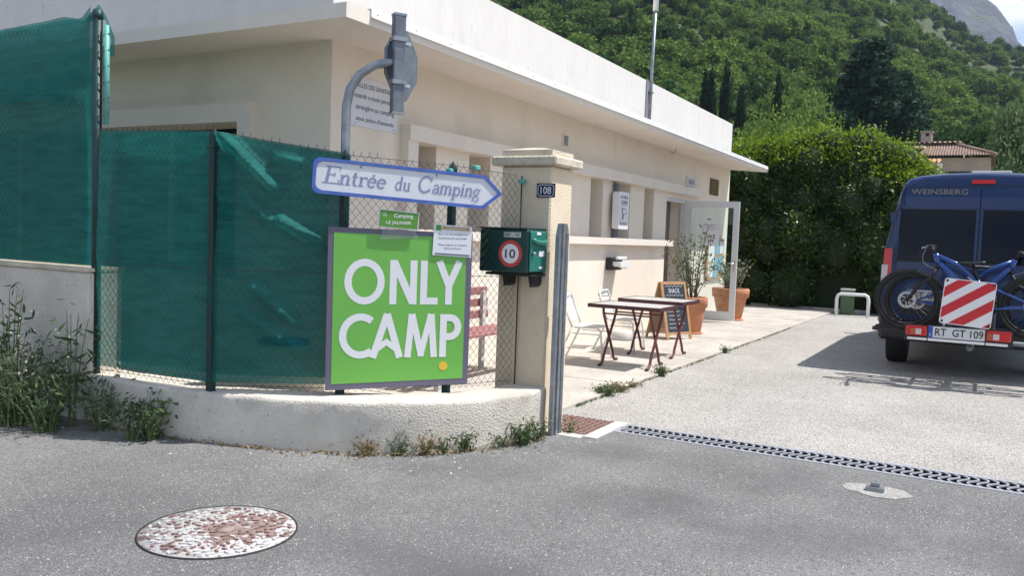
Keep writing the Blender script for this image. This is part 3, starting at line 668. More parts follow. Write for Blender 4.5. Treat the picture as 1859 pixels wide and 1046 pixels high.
for (x, y, z) in ((4.80, 3.19, 1.83), (4.98, 3.10, 1.865), (5.355, 2.94, 1.80)):
    MB().bbox(x-.03, x+.03, y-.02, y+.02, z-.016, z+.016, .006).build('tensioner', M['net_pole'], fe)
# tall fence on the boundary wall
tp_ = [(3.74, 9.5), (3.74, 5.50)]
tf = thing('tall_fence', 'tall chain-link fence with a dark green corner post on the grey wall', 'fence', (0, 0, 0))
cp = MB(); cp.tube([(3.77, 5.46, .25), (3.77, 5.46, 2.86)], .032, 10); cp.lathe([(.036, 2.80), (.034, 2.84), (0, 2.875)], 10, (3.77, 5.46, 0)); cp.build('post', M['green_post'], tf)
MB().tube([(3.80, 5.405, 2.08), (3.80, 5.405, 2.76)], .02, 8).build('post_sleeve', M['net_pole'], tf)
for k in range(6): MB().tube([(3.75, 5.47, 2.15+.11*k), (3.76, 5.42, 2.13+.11*k), (3.805, 5.38, 2.155+.11*k), (3.82, 5.41, 2.16+.11*k)], .003, 4).build('tie', M['wire'], tf)
MB().tube([(3.77, 8.0, .9), (3.77, 8.0, 2.8)], .03, 8).build('post', M['green_post'], tf)
tag(link('wire_mesh', chain_link(tp_, lambda s: 1.09, lambda s: 2.78), M['wire'], tf), kind='stuff')
def net(P, zb, zt, nu, nv, amp, folds=(), ofs=0., seed=0):
    A = along(P, 1e9) ; P2 = [Vector(p) for p in P]; tot = sum((P2[i+1]-P2[i]).length for i in range(len(P2)-1)); A = along(P, tot/nu*.99999)
    V, F = [], []
    for i, (p, s) in enumerate(A):
        t = (A[min(i+1, len(A)-1)][0]-A[max(i-1, 0)][0]).normalized(); nr = Vector((t.y, -t.x))
        for j in range(nv+1):
            v = j/nv; z = lerp(zb(s), zt(s), v); d = ofs + amp*fbm(s*tot*1.4, z*1.2, seed) + amp*.25*fbm(s*tot*7, z*7, seed+2)
            for (s0, z0, s1, z1, wd, h_) in folds:
                ax, az = (s1-s0)*tot, z1-z0; L2 = ax*ax+az*az; u = ((s-s0)*tot*ax+(z-z0)*az)/L2
                if -.15 < u < 1.15:
                    dist = abs((s-s0)*tot*az-(z-z0)*ax)/sqrt(L2); k_ = max(0, 1-dist/wd)*max(0, min(1, (u+.15)*6))*max(0, min(1, (1.15-u)*6)); d += 1.7*h_*k_*(1+.3*fbm(z*20, s*30))
            V.append((p.x+nr.x*d, p.y+nr.y*d, z))
    m_ = nv+1
    F = [(i*m_+j, (i+1)*m_+j, (i+1)*m_+j+1, i*m_+j+1) for i in range(len(A)-1) for j in range(nv)]
    me = bpy.data.meshes.new('net'); me.from_pydata(V, [], F); me.polygons.foreach_set('use_smooth', [True]*len(F)); me.update(); return me
n1 = thing('tall_shade_net', 'tall dark green shade net above the grey boundary wall', 'net', (0, 0, 0))
ztn = lambda s: ipl(s, [0, .7, .93, .975, 1], [2.80, 2.81, 2.83, 2.80, 2.88])
link('net', net([(3.775, 9.5), (3.775, 5.49)], lambda s: 1.085, ztn, 90, 40, .020, seed=3), M['net'], n1)
link('folded_hem', net([(3.735, 9.5), (3.735, 5.49)], lambda s: 2.33+.07*fbm(s*9, 2)-.10*s+(.16 if s > .95 else 0), lambda s: ztn(s)+.004, 90, 12, .012, seed=5), M['net'], n1)
link('second_layer', net([(3.81, 9.5), (3.81, 5.50)], lambda s: 1.09, lambda s: 2.45, 60, 20, .015, seed=15), M['net'], n1)
# flap of net flying over the post head
fb = MB(); fpts = [((3.76, 5.62, 2.79), (3.77, 5.45, 2.90)), ((3.80, 5.42, 2.80), (3.79, 5.40, 2.82)), ((3.82, 5.385, 2.66), (3.83, 5.36, 2.68)), ((3.81, 5.40, 2.55), (3.83, 5.36, 2.55))]
fb.add([q for pr in fpts for q in pr], [(2*i, 2*i+2, 2*i+3, 2*i+1) for i in range(3)], True); fb.build('loose_flap', M['net'], n1)
n2 = thing('low_shade_net', 'wrinkled teal green shade net behind the low chain-link fence', 'net', (0, 0, 0))
npath = nofs([posts[2], posts[1], posts[0]], -.012)[::-1]; npath = [Vector(q) for q in npath]; npath[-1] = npath[-1] + (npath[-1]-npath[-2]).normalized()*.03
s2 = (npath[1]-npath[0]).length/((npath[1]-npath[0]).length+(npath[2]-npath[1]).length)
ztn2 = lambda s: ipl(s, [0, s2, 1], [2.035, 2.005, 1.90])
folds = [(s2+.03, 1.98, s2+.20, 1.66, .055, .085), (s2+.20, 1.86, s2+.28, 1.83, .03, .05), (s2+.02, 1.62, s2+.05, 1.46, .025, .04), (s2+.10, 1.60, s2+.19, 1.44, .05, .05), (s2+.22, 1.45, s2+.36, 1.30, .05, .06),
    (s2+.14, 1.02, s2+.28, .80, .05, .06), (s2+.10, .86, s2+.30, .62, .06, .05), (.12, 1.45, .24, 1.43, .012, .012)]
link('net', net(npath, lambda s: .39, ztn2, 110, 70, .018, folds, ofs=.0, seed=9), M['net'], n2)
# second layer hangs a little short of the post and of the wall
p0_, p1_ = Vector(npath[0]), Vector(npath[1]); pin = p0_.lerp(p1_, .17)
link('second_layer', net([tuple(pin), tuple(p1_), tuple(npath[2])], lambda s: .43+.10*max(0, 1-s*5)**2*0, lambda s: ztn2(.1+.9*s)-.01 if s > .02 else 1.12, 80, 40, .014, ofs=-.035, seed=13), M['net'], n2)
bgm = MB()
for i in range(9):
    for j in range(5):
        pass
bag = thing('blue_lump', 'crumpled blue object behind the shade net', 'bag', (4.10, 3.98, .66), -57)  # crumpled blue shape placed behind the net, kind not identified
V_, F_ = [], []
for i in range(13):
    for j in range(9):
        a_, b_ = 2*pi*j/9, i/12; r_ = sin(pi*b_)**.5; V_.append(((b_-.5)*.36, .02*r_*cos(a_)+.006*fbm(i*.6, j*.9), .034*r_*sin(a_)+.008*fbm(i*.5, j*.8, 4)))
F_ = [(i*9+j, i*9+(j+1) % 9, (i+1)*9+(j+1) % 9, (i+1)*9+j) for i in range(12) for j in range(9)]
bm_ = MB().add(V_, F_, True); bm_.build('bag', M['blue_lump'], bag)

# ------------------------------------------------------------------ signs on the fence (local x right, -y toward the road)
SG = math.degrees(atan2(-.47, .55)); P0 = (4.245, 3.585)
bd = thing('camp_board', 'square lime green board with big white lettering and a purple-grey border', 'sign', (*P0, 0), SG)
MB().prism([(-.128, .368), (.829, .388), (.832, 1.412), (-.131, 1.425)], 0, .012).build('border', M['purple_grey'], bd)
MB().prism([(-.093, .408), (.790, .428), (.791, 1.379), (-.096, 1.390)], -.002, 0).build('green_field', M['lime'], bd)
yy = [-.003]; lt = None
def rib(pts, w, closed=False): yy[0] -= .00006; lt.ribbon(pts, w, yy[0], closed)
def letter():
    global lt
    if lt: lt.build('letter', M['white'], bd)
    lt = MB()
letter()
z1, z0, T = 1.222, .93, .047
zm = (z0+z1)/2
rib(arc(.108, zm, .108, (z1-z0)/2-T/2+.003, 0, 345, 23), T, True)
letter()
rib([(.296, z0), (.296, z1)], T); rib([(.300, z1-.012), (.428, z0+.012)], T*1.05); rib([(.432, z0), (.432, z1)], T)
letter()
rib([(.502, z0), (.502, z1)], T); rib([(.48, z0+T/2), (.60, z0+T/2)], T)
letter()
rib([(.605, z1), (.675, zm-.02)], T); rib([(.745, z1), (.675, zm-.02)], T); rib([(.675, zm+.0), (.675, z0)], T)
letter()
z1, z0 = .866, .576; zm = (z0+z1)/2
rib(arc(.090, zm, .116, (z1-z0)/2-T/2+.003, 52, 308, 20), T)
letter()
rib([(.172, z0), (.262, z1)], T); rib([(.352, z0), (.262, z1)], T); rib([(.195, z0+.055), (.262, z0+.105), (.33, z0+.055)], T*.8)
letter()
rib([(.404, z0), (.428, z1)], T*.95); rib([(.430, z1), (.498, z0+.008)], T*.9); rib([(.558, z1), (.490, z0+.008)], T*.9); rib([(.560, z1), (.585, z0)], T*.95)
letter()
rib([(.645, z0), (.645, z1)], T); rib([(.645, z1-T/2), (.69, z1-T/2)] + arc(.69, z1-.088, .058, .088-T/2, 90, -90, 10)[1:] + [(.645, z1-.176+T/2)], T)
letter()
MB().prism(arc(.652, .515, .030, .030, 0, 340, 17), -.004, -.0025).build('dot', M['yellow'], bd)
# arrow sign
ar = thing('arrow_sign', 'white arrow-shaped entrance sign with a blue rim and serif lettering', 'sign', (*P0, 0), SG)
c0 = Vector((-.243, 1.745)); tl = radians(-2.6)
def rotp(u, v): return (c0.x + u*cos(tl)-v*sin(tl), c0.y + u*sin(tl)+v*cos(tl))
def arrow(inset, hh=.113):
    h = hh-inset; pts = arc(.05, -h+.045-0, .05-inset, .045, 180, 270, 5) ; x0 = inset
    A = [(x0+.045*(1-cos(radians(a)))-0, -h+.045*(1-sin(radians(a)))) for a in (0, 22, 45, 68, 90)]
    B = [(1.135-inset*.45, -h), (1.262-inset*1.35, 0), (1.135-inset*.45, h)]
    Cc = [(x, -z) for x, z in A[::-1]]
    return [rotp(u, v) for u, v in A + B + Cc]
MB().prism(arrow(0), -.036, -.004).build('blue_rim', M['sign_blue'], ar)
face = MB().prism(arrow(.022), -.0385, -.0362).build('white_face', M['sign_white'], ar)
# raised rim round the face
o_, i_ = arrow(0), arrow(.020); nn = len(o_); rimm = MB()
rimm.add([(x, -.046, z) for x, z in o_]+[(x, -.046, z) for x, z in i_]+[(x, -.0355, z) for x, z in o_]+[(x, -.0355, z) for x, z in i_],
    [(k, (k+1) % nn, nn+(k+1) % nn, nn+k) for k in range(nn)] + [(2*nn+k, 2*nn+(k+1) % nn, (k+1) % nn, k) for k in range(nn)] + [(nn+k, nn+(k+1) % nn, 3*nn+(k+1) % nn, 3*nn+k) for k in range(nn)])
rimm.build('raised_rim', M['sign_blue'], ar)
TK, TN = .15, .07
xh = .62
def n_arch(x): return [(x, .42)] + arc(x+.19, .40, .17, .20, 160, 0, 8) + [(x+.36, .03)]
G = {
 'E': (.80, [([(.2, 0), (.2, 1)], TK+.03), ([(.02, .965), (.72, .965)], TN), ([(.72, 1), (.72, .76)], TN), ([(.2, .52), (.52, .52)], TN), ([(.52, .40), (.52, .64)], TN), ([(.02, .035), (.76, .035)], TN), ([(.76, 0), (.76, .27)], TN)]),
 'n': (.68, [([(.14, 0), (.14, .6)], TK), ([(.0, .58), (.14, .58)], TN), ([(.0, .03), (.30, .03)], TN), (n_arch(.16), .11), ([(.50, 0), (.50, .42)], TK), ([(.38, .03), (.66, .03)], TN)]),
 't': (.46, [([(.18, .12), (.18, .84)], TK), ([(.02, .58), (.38, .58)], TN), (arc(.28, .14, .10, .12, 190, 330, 6), .09)]),
 'r': (.52, [([(.14, 0), (.14, .6)], TK), ([(.0, .58), (.14, .58)], TN), ([(.0, .03), (.32, .03)], TN), (arc(.36, .40, .20, .19, 170, 50, 6), .08), ([(.46, .46), (.47, .56)], .10)]),
 'e': (.58, [(arc(.28, .31, .23, .28, 5, 320, 18), .105), ([(.06, .34), (.50, .34)], TN)]),
 'd': (.66, [(arc(.27, .30, .21, .27, 60, 300, 14), .11), ([(.46, 0), (.46, 1.0)], TK), ([(.32, .97), (.46, .97)], TN), ([(.46, .03), (.62, .03)], TN)]),
 'u': (.68, [([(.14, .12), (.14, .6)], TK), ([(.0, .58), (.14, .58)], TN), (arc(.30, .18, .17, .16, 180, 350, 8), .10), ([(.50, 0), (.50, .6)], TK), ([(.36, .58), (.50, .58)], TN), ([(.50, .03), (.66, .03)], TN)]),
 'C': (.90, [(arc(.44, .5, .36, .48, 40, 320, 20), .14), ([(.76, .66), (.76, .98)], TN), ([(.76, .08), (.74, .28)], TN)]),
 'a': (.60, [(arc(.28, .42, .18, .18, 150, 0, 8), .10), ([(.46, .42), (.46, .06)], TK), (arc(.26, .18, .18, .15, 60, 350, 12), .10), ([(.46, .03), (.60, .03)], TN)]),
 'm': (1.02, [([(.14, 0), (.14, .6)], TK), ([(.0, .58), (.14, .58)], TN), ([(.0, .03), (.28, .03)], TN), (n_arch(.14), .10), ([(.49, 0), (.49, .42)], TK), ([(.37, .03), (.62, .03)], TN), (n_arch(.50), .10), ([(.85, 0), (.85, .42)], TK), ([(.73, .03), (1.0, .03)], TN)]),
 'p': (.66, [([(.14, -.32), (.14, .6)], TK), ([(.0, .58), (.14, .58)], TN), ([(.0, -.30), (.30, -.30)], TN), (arc(.36, .30, .21, .27, 130, -130, 14), .11)]),
 'i': (.34, [([(.15, 0), (.15, .6)], TK), ([(.0, .58), (.15, .58)], TN), ([(.0, .03), (.30, .03)], TN), ([(.15, .74), (.15, .87)], .13)]),
 'g': (.64, [(arc(.26, .38, .19, .20, 0, 345, 16), .10), ([(.40, .54), (.60, .60)], .07), (arc(.27, -.10, .24, .17, 80, -255, 18), .08), ([(.14, .20), (.22, .08), (.40, .06)], .07)]),
 'é': (.58, [(arc(.28, .31, .23, .28, 5, 320, 18), .105), ([(.06, .34), (.50, .34)], TN), ([(.22, .76), (.38, .80)], .09)]),
}
st = MB(); yk = -.0392
def word(s, u0, u1, base, capw, hh):
    global yk
    tot = sum(G[c_][0]*(capw if c_.isupper() else 1) for c_ in s); sx = (u1-u0)/tot; u = u0
    for c_ in s:
        adv, strokes = G[c_]; k_ = capw if c_.isupper() else 1
        for pts_, wd in strokes:
            yk -= .00003; st.ribbon([rotp(u + (x_+.14*z_)*sx*k_, base + z_*hh*(1.12 if c_.isupper() else 1)) for x_, z_ in pts_], wd*sx*1.0, yk)
        u += adv*sx*k_
word('Entrée', .060, .465, -.045, 1.25, .100); word('du', .525, .628, -.045, 1, .092); word('Camping', .672, 1.108, -.042, 1.3, .096)
st.build('lettering', M['letter_blue'], ar)
for u in (.30, .80): MB().lathe([(.009, 0), (.007, .005), (0, .006)], 8).build('bolt', M['steel'], ar, Matrix.Translation((*[rotp(u, .08)[0]], -.039, rotp(u, .08)[1])) @ Matrix.Rotation(pi/2, 4, 'X'))
# small green name sign and laminated notice
sg = thing('name_sign', 'small green sign with white text hung under the arrow sign', 'sign', (*P0, 0), SG)
MB().prism([(.180, 1.434), (.447, 1.420), (.453, 1.535), (.187, 1.552)], -.028, -.020).build('frame', M['sign_white'], sg)
MB().prism([(.186, 1.440), (.441, 1.427), (.447, 1.529), (.193, 1.546)], -.030, -.0282).build('green_field', M['leaf_green'], sg)
text('lettering', 'Camping', M['white'], sg, .346, 1.508, w=.125, h=.034, y=-.0312); text('lettering', 'LE JALINIER', M['white'], sg, .315, 1.463, w=.165, h=.026, y=-.0312)
text('lettering', 'only', M['white'], sg, .222, 1.523, w=.022, h=.012, y=-.0312); text('lettering', 'camp', M['white'], sg, .222, 1.508, w=.028, h=.010, y=-.0312)
tp2 = MB().prism([(.20, 1.355), (.215, 1.425), (.43, 1.425), (.45, 1.365), (.33, 1.362)], -.018, -.0175).build('plastic_sleeve', M['net_thin'] if False else mat('clear_tape', (.5, .5, .52), None, .2, transp=.8), sg)
nt = thing('paper_notice', 'laminated white paper notice at the top right of the green board', 'notice', (*P0, 0), SG)
MB().prism([(.552, 1.262), (.820, 1.250), (.822, 1.458), (.560, 1.468)], -.012, -.008).build('sheet', M['paper'], nt)
MB().prism([(.615, 1.434), (.805, 1.428), (.805, 1.452), (.615, 1.457)], -.0135, -.0122).build('title_bar', M['tan_print'], nt); MB().prism([(.572, 1.427), (.608, 1.426), (.608, 1.462), (.572, 1.463)], -.0135, -.0122).build('emblem', M['leaf_green'], nt)
text('lettering', 'Camping Le Jalinier', M['paper'], nt, .71, 1.442, w=.14, h=.012, y=-.0145)
for k, s in enumerate(('Merci de vous enregistrer à', "l'accueil avant de vous installer", '', 'Please register at reception', 'before pitching in', '')):
    if s: text('lettering', s, M['grey_ink'], nt, .69, 1.402-.0235*k, w=.20 if k != 4 else .12, h=.015, y=-.0132)
MB().prism([(.57, 1.268), (.81, 1.258), (.81, 1.268), (.57, 1.278)], -.0133, -.0122).build('lettering', M['grey_ink'], nt)
# house number
hn = thing('house_number', 'navy enamel number plate on the front of the pillar', 'number plate', (5.398, 2.84, 0), -90)
MB().prism(rrect(0, .145, 1.69, 1.79, .004, 2), -.006, 0).build('plate', M['navy_enamel'], hn)
MB().ribbon(rrect(.010, .135, 1.701, 1.779, .018, 4), .0045, -.0066, True).build('border', M['sign_white'], hn); text('lettering', '108', M['sign_white'], hn, .0725, 1.74, w=.085, h=.052, y=-.0068)
# letter box
mb = thing('letter_box', 'dark green metal letter box bracketed to the gate pillar', 'letter box', (5.11, 3.13, 0), -90)
body = MB().bbox(0, .385, 0, .28, 1.155, 1.455, .008).build('body', M['box_green'], mb)
rl = MB(); rl.box(-.004, .38, -.005, .285, 1.456, 1.466); rl.build('lid', M['box_green'], mb)
MB().bbox(.3855, .398, .02, .262, 1.165, 1.445, .005).build('door', M['box_teal'], mb)
MB().tube([(.40, .03, 1.385), (.412, .08, 1.37), (.412, .20, 1.365), (.40, .24, 1.375)], .018, 8).build('door_flap', M['box_teal'], mb)
MB().box(.3985, .402, .14, .22, 1.27, 1.31).build('name_window', M['sign_white'], mb); MB().box(.3985, .402, .10, .16, 1.42, 1.44).build('sticker', M['white'], mb); MB().box(.3985, .402, .15, .20, 1.185, 1.20).build('sticker', M['white'], mb)
MB().lathe([(.014, 0), (.012, .02), (0, .022)], 10).build('lock', M['steel'], mb, Matrix.Translation((.399, .05, 1.29)) @ Matrix.Rotation(pi/2, 4, 'Y'))
MB().prism(rrect(.195, .330, 1.398, 1.434, .002, 2), -.002, -.0003).build('label_strip', M['alu'], mb); text('lettering', '187 - 95', M['black_ink'], mb, .2625, 1.416, w=.115, h=.022, y=-.003)
sc_ = (.252, 1.285)
MB().prism(arc(*sc_, .093, .093, 0, 352, 44), -.003, -.0005).build('speed_disc', M['red_ring'], mb); MB().prism(arc(*sc_, .067, .067, 0, 352, 44), -.0042, -.0032).build('disc_face', M['white'], mb)
text('lettering', '10', M['black_ink'], mb, sc_[0], sc_[1], w=.080, h=.062, y=-.005)
for u in (.10, .31): MB().prism([(u, 1.15), (u+.045, 1.15), (u+.04, 1.07), (u+.022, 1.05), (u+.008, 1.12)], .15, .29).build('bracket', M['black'], mb)
MB().box(.02, .385, .06, .28, 1.130, 1.148).build('shelf', M['black'], mb)
# steel gate post
gp = MB().prism([(0, -.1), (.185, -.1), (.185, 1.43), (.15, 1.505), (.06, 1.505), (0, 1.30)], 0, .075)
g_ = thing('gate_post', 'grey galvanised steel gate stop post in front of the pillar', 'post', (5.30, 2.60, 0), 0)
pr = MB(); pr.prism([(.04, -.1), (.08, -.1), (.08, 1.505), (.07, 1.505), (.04, 1.42)], .020, .05); pr.prism([(.0805, -.1), (.165, -.1), (.165, 1.47), (.14, 1.508), (.0805, 1.508)], .010, .05); pr.build('channel', M['steel'], g_)
MB().box(.125, .1655, .006, .0095, -.05, 1.44).build('flange', M['steel_dark'], g_)
MB().box(.166, .195, .015, .045, .93, 1.02).build('catch', M['white_metal'], g_)
# bent pole with the back of a road sign
rp_ = thing('road_sign', 'road sign seen from behind on a bent grey pole', 'road sign', (4.37, 3.74, 0))
hx = Vector((.60, -.80, 0)).normalized()*.30
pth = [(0, 0, -.1), (0, 0, 2.0), (0, 0, 2.22)] + [tuple(hx*(1-cos(a_*pi/2))*.95 + Vector((0, 0, 2.22+.30*sin(a_*pi/2)))) for a_ in (.25, .5, .75, .95)] + [tuple(hx+Vector((0, 0, 2.525)))]
MB().tube(pth, .030, 14).build('pole', M['steel'], rp_)
tx = Vector(hx)+Vector((.02, -.02, 0))
tb_ = MB(); tb_.bbox(-.04, .04, -.032, .032, 2.20, 2.83, .006); tube_o = tb_.build('bracket_tube', M['steel_dark'], rp_, Matrix.Translation(tx) @ Matrix.Rotation(radians(-32), 4, 'Z'))
cpb = MB(); cpb.box(-.042, .042, -.034, .034, 2.826, 2.842); cpb.box(-.042, .042, -.034, .034, 2.188, 2.202); cpb.build('end_cap', M['steel'], tube_o)
for zz in (2.38, 2.66): MB().box(-.05, .05, -.044, .044, zz, zz+.028).build('clamp', M['steel'], tube_o)
ppx = MB(); hh = .235; wv = .175; ppx.prism([(-wv, -hh*.35), (-wv*.3, -hh), (wv*.3, -hh), (wv, -hh*.35), (wv, hh*.35), (wv*.3, hh), (-wv*.3, hh), (-wv, hh*.35)], 0, .024)
pm = Matrix.Translation((tx.x+.125, tx.y+.055, 2.535)) @ Matrix.Rotation(radians(1), 4, 'Z')
sp_ = ppx.build('sign_plate', M['steel_dark'], rp_, pm)
for zz in (-.14, .14): MB().box(-.07, .03, -.045, -.001, zz-.012, zz+.012).build('bracket', M['alu'], sp_)

# ------------------------------------------------------------------ ground furniture
dc = thing('drain_channel', 'long slotted drain grate set across the gateway', 'drain', (5.75, 2.32, 0))
ch = MB(); Lg = 9.0
ch.box(.0355, .2615, -Lg, -.021, -.16, -.07); ch.box(.0352, .0366, -Lg, -.021, -.07, -.004); ch.box(.2606, .2618, -Lg, -.021, -.07, -.004); ch.build('channel', M['opening_shade'], dc)  # floor and sides coloured near black so the slots keep their shade
rails = MB(); rails.box(.0, .035, -Lg, 0, -.16, .004); rails.box(.262, .30, -Lg, 0, -.16, .004); rails.box(.144, .154, -Lg, 0, -.005, .003); rails.box(.035, .262, -.02, 0, -.16, .003); rails.build('frame', M['drain'], dc)
rb = MB()
def cres(x0, x1, sgn):
    pts = [(lerp(x0, x1, t), sgn*.030*sin(pi*t)) for t in [i/6 for i in range(7)]]; th = .017
    P_ = [(x, y-th*.5*(1.0-.35*sin(pi*i/6))) for i, (x, y) in enumerate(pts)] + [(x, y+th*.5*(1.0-.35*sin(pi*i/6))) for i, (x, y) in list(enumerate(pts))[::-1]]
    rb.hprism(P_, -.005, .0025)
cres(.035, .142, 1); cres(.156, .262, -1)
rbm = rb.mesh('rib')
for i in range(int(Lg/.053)):
    o = link('rib', rbm, M['drain'], dc); o.location = (0, -.045-i*.053, 0)
tr_ = thing('rusty_trap', 'rusty brown trap cover at the foot of the gate post', 'trap cover', (5.50, 2.40, 0))
MB().box(.0, .55, .03, .47, -.05, .004).build('plate', M['rust'], tr_)
kb = MB(); studm = MB().hprism([(-.018, -.008), (.018, -.008), (.018, .008), (-.018, .008)], 0, .006).mesh('tread')
for i in range(11):
    for j in range(9):
        o = link('tread', studm, M['rust'], tr_); o.location = (.03+i*.05, .05+j*.048, .004); o.rotation_euler = (0, 0, (.6 if (i+j) % 2 else -.6))
cmt = MB(); cmt.box(-.05, .57, -.075, .03, -.06, .007); cmt.box(-.10, .0, .03, .40, -.06, .004); cmt.build('cement_surround', M['cement'], tr_)
mc = thing('manhole_cover', 'round iron manhole cover with worn white paint in the road', 'manhole cover', (2.70, 3.005, 0), 0)
wp = mat('worn_white_paint_on_iron', (.46, .445, .435), (.60, .585, .575), .85, nscale=9, speck=[(9, (.22, .155, .135), .56, .62, 'n'), (38, (.27, .22, .20), .54, .62, 'n')], bump=.003, bscale=80)
wr = mat('rust_brown_relief', (.17, .095, .08), (.33, .25, .23), .85, nscale=14)
MB().lathe([(.352, -.01), (.352, .006), (.346, .007), (.346, -.01)], 56, cap=False).build('rim', M['rubber'], mc)
MB().lathe([(.345, -.02), (.345, .0035), (.0, .004)], 56).build('disc', wp, mc)
wpat = [(.10+cos(a_)*r_*1.15, -.07+sin(a_)*r_*1.0) for a_, r_ in [(2*pi*i/60, .155+.11*fbm(2.6*cos(2*pi*i/60), 2.6*sin(2*pi*i/60), 4.2)) for i in range(60)]]
wpat = [(x, y) if hypot(x, y) < .335 else (x*.335/hypot(x, y), y*.335/hypot(x, y)) for x, y in wpat]
MB().hprism(wpat, .003, .0046).build('bare_patch', wr, mc)
MB().lathe([(.045, .004), (.042, .010), (0, .011)], 18, (.02, -.02, 0)).build('boss', wr, mc)
sm_ = MB().hprism([(-.016, -.005), (.006, -.007), (.016, .000), (.006, .007), (-.016, .004)], 0, .007).mesh('stud'); sm_.materials.append(wp)
rs_ = random.Random(3)
for i in range(-8, 9):
    for j in range(-8, 9):
        x, y = i*.042+(.021 if j % 2 else 0)+rs_.uniform(-.008, .008), j*.040+rs_.uniform(-.008, .008)
        if .06 < hypot(x-.02, y+.02) and hypot(x, y) < .322:
            o = link('stud', sm_, None, mc); o.location = (x, y, .0035); o.rotation_euler = (0, 0, rs_.choice((0, pi/2, pi, .7, 2.2, 1.1, 2.6)))
            o.material_slots[0].link = 'OBJECT'; o.material_slots[0].material = wp if rs_.random() < (.52 if hypot(x-.10, y+.07) > .17 else .18) else wr
gs = thing('gate_stop', 'small metal gate stop set in a pale cement patch', 'gate stop', (5.29, .49, 0))
pch = [(cos(a_)*r_*1.0, sin(a_)*r_*1.5) for a_, r_ in [(2*pi*i/44, .125+.035*fbm(1.3*cos(2*pi*i/44), 1.3*sin(2*pi*i/44), 1.2)) for i in range(44)]]
MB().hprism(pch, -.02, .004).build('cement_patch', M['patch'], gs)
st_ = MB(); st_.bbox(-.03, .02, -.05, .05, .0, .030, .004); st_.bbox(-.018, .018, -.025, .025, .030, .055, .004); st_.build('stop', M['steel'], gs)
# dry leaf litter gathered at the wall foot
LP = []
for i in range(420):
    j_ = random.randrange(len(fp)-1); q = fp[j_].lerp(fp[j_+1], random.random()); e_ = abs(random.gauss(0, .05))*(1.6 if fbm(q.x*3, q.y*3) > .1 else .5); LP.append((q.x-.015-e_*.7, q.y-.015-e_*.7, .006+.012*random.random()))
tag(leaves('leaf_litter', LP, .030, M['dry'], aspect=.5), 'dry leaf litter along the foot of the low wall', 'leaf litter', kind='stuff')
# loose stones and litter specks on the road
sv = MB().add([(-.5, -.3, 0), (.5, -.35, 0), (.4, .4, 0), (-.45, .3, 0), (-.2, -.1, .45), (.25, .1, .4)], [(0,1,5,4),(1,2,5),(2,3,4,5),(3,0,4)]).mesh('stone')
sv.materials.append(M['cement'])
SV = []
V_, F_ = [], []
rs_ = random.Random(9)
for i in range(340):
    if i < 190: j = rs_.randrange(len(fp)); q = fp[j]; x, y = q.x-.03-abs(rs_.gauss(0, .22)), q.y-.03-abs(rs_.gauss(0, .22))
    else: x, y = rs_.uniform(1.8, 5.6), rs_.uniform(-1.5, 6)
    s_ = rs_.uniform(.004, .011)*(1.7 if rs_.random() < .06 else 1); a_ = rs_.random()*6.28; k = len(V_)
    for (u, v_, z_) in ((-.5, -.3, 0), (.5, -.35, 0), (.4, .4, 0), (-.45, .3, 0), (-.2, -.1, .45), (.25, .1, .4)): V_.append((x+(u*cos(a_)-v_*sin(a_))*s_, y+(u*sin(a_)+v_*cos(a_))*s_, .0005+z_*s_))
    F_ += [tuple(q_+k for q_ in f_) for f_ in ((0,1,5,4),(1,2,5),(2,3,4,5),(3,0,4))]
tag(MB().add(V_, F_).build('loose_grit', M['cement']), 'scattered pale grit on the asphalt', 'grit', kind='stuff')

# ------------------------------------------------------------------ patio furniture
def table(label, x, y, rz):
    t = thing('folding_table', label, 'table', (x, y, .03), rz, 'tables on the patio')
    MB().bbox(-.30, .30, -.40, .40, .655, .676, .004).build('table_top', M['tabletop'], t)
    e = MB()
    e.box(-.312, -.3003, -.412, .412, .640, .680); e.box(.3003, .312, -.412, .412, .640, .680); e.box(-.3003, .3003, -.412, -.4003, .640, .680); e.box(-.3003, .3003, .4003, .412, .640, .680)
    e.build('edge_band', M['maroon_edge'], t)
    for sy in (-.27, .27):
        for sx in (-1, 1):
            yo = sy + .013*sx
            MB().tube([(-sx*.17, yo, .645), (-sx*.15, yo, .56), (sx*.16, yo, .12), (sx*.19, yo, .05), (sx*.235, yo, .018), (sx*.30, yo, .014)], .016, 8).build('leg', M['maroon'], t)
    for sx in (-1, 1):
        MB().tube([(-sx*.155, -.27, .57), (-sx*.155, .27, .57)], .010, 6).build('crossbar', M['maroon'], t)
        for sy in (-.27, .27): MB().lathe([(.016, -.001), (.016, .03)], 8, (sx*.285, sy+.013*sx, 0)).build('foot', M['black'], t)
    return t
table('maroon-legged rectangular folding table nearer the gate pillar', 8.78, 3.37, 1)
table('maroon-legged rectangular folding table nearer the chalkboard', 9.90, 3.47, -1)
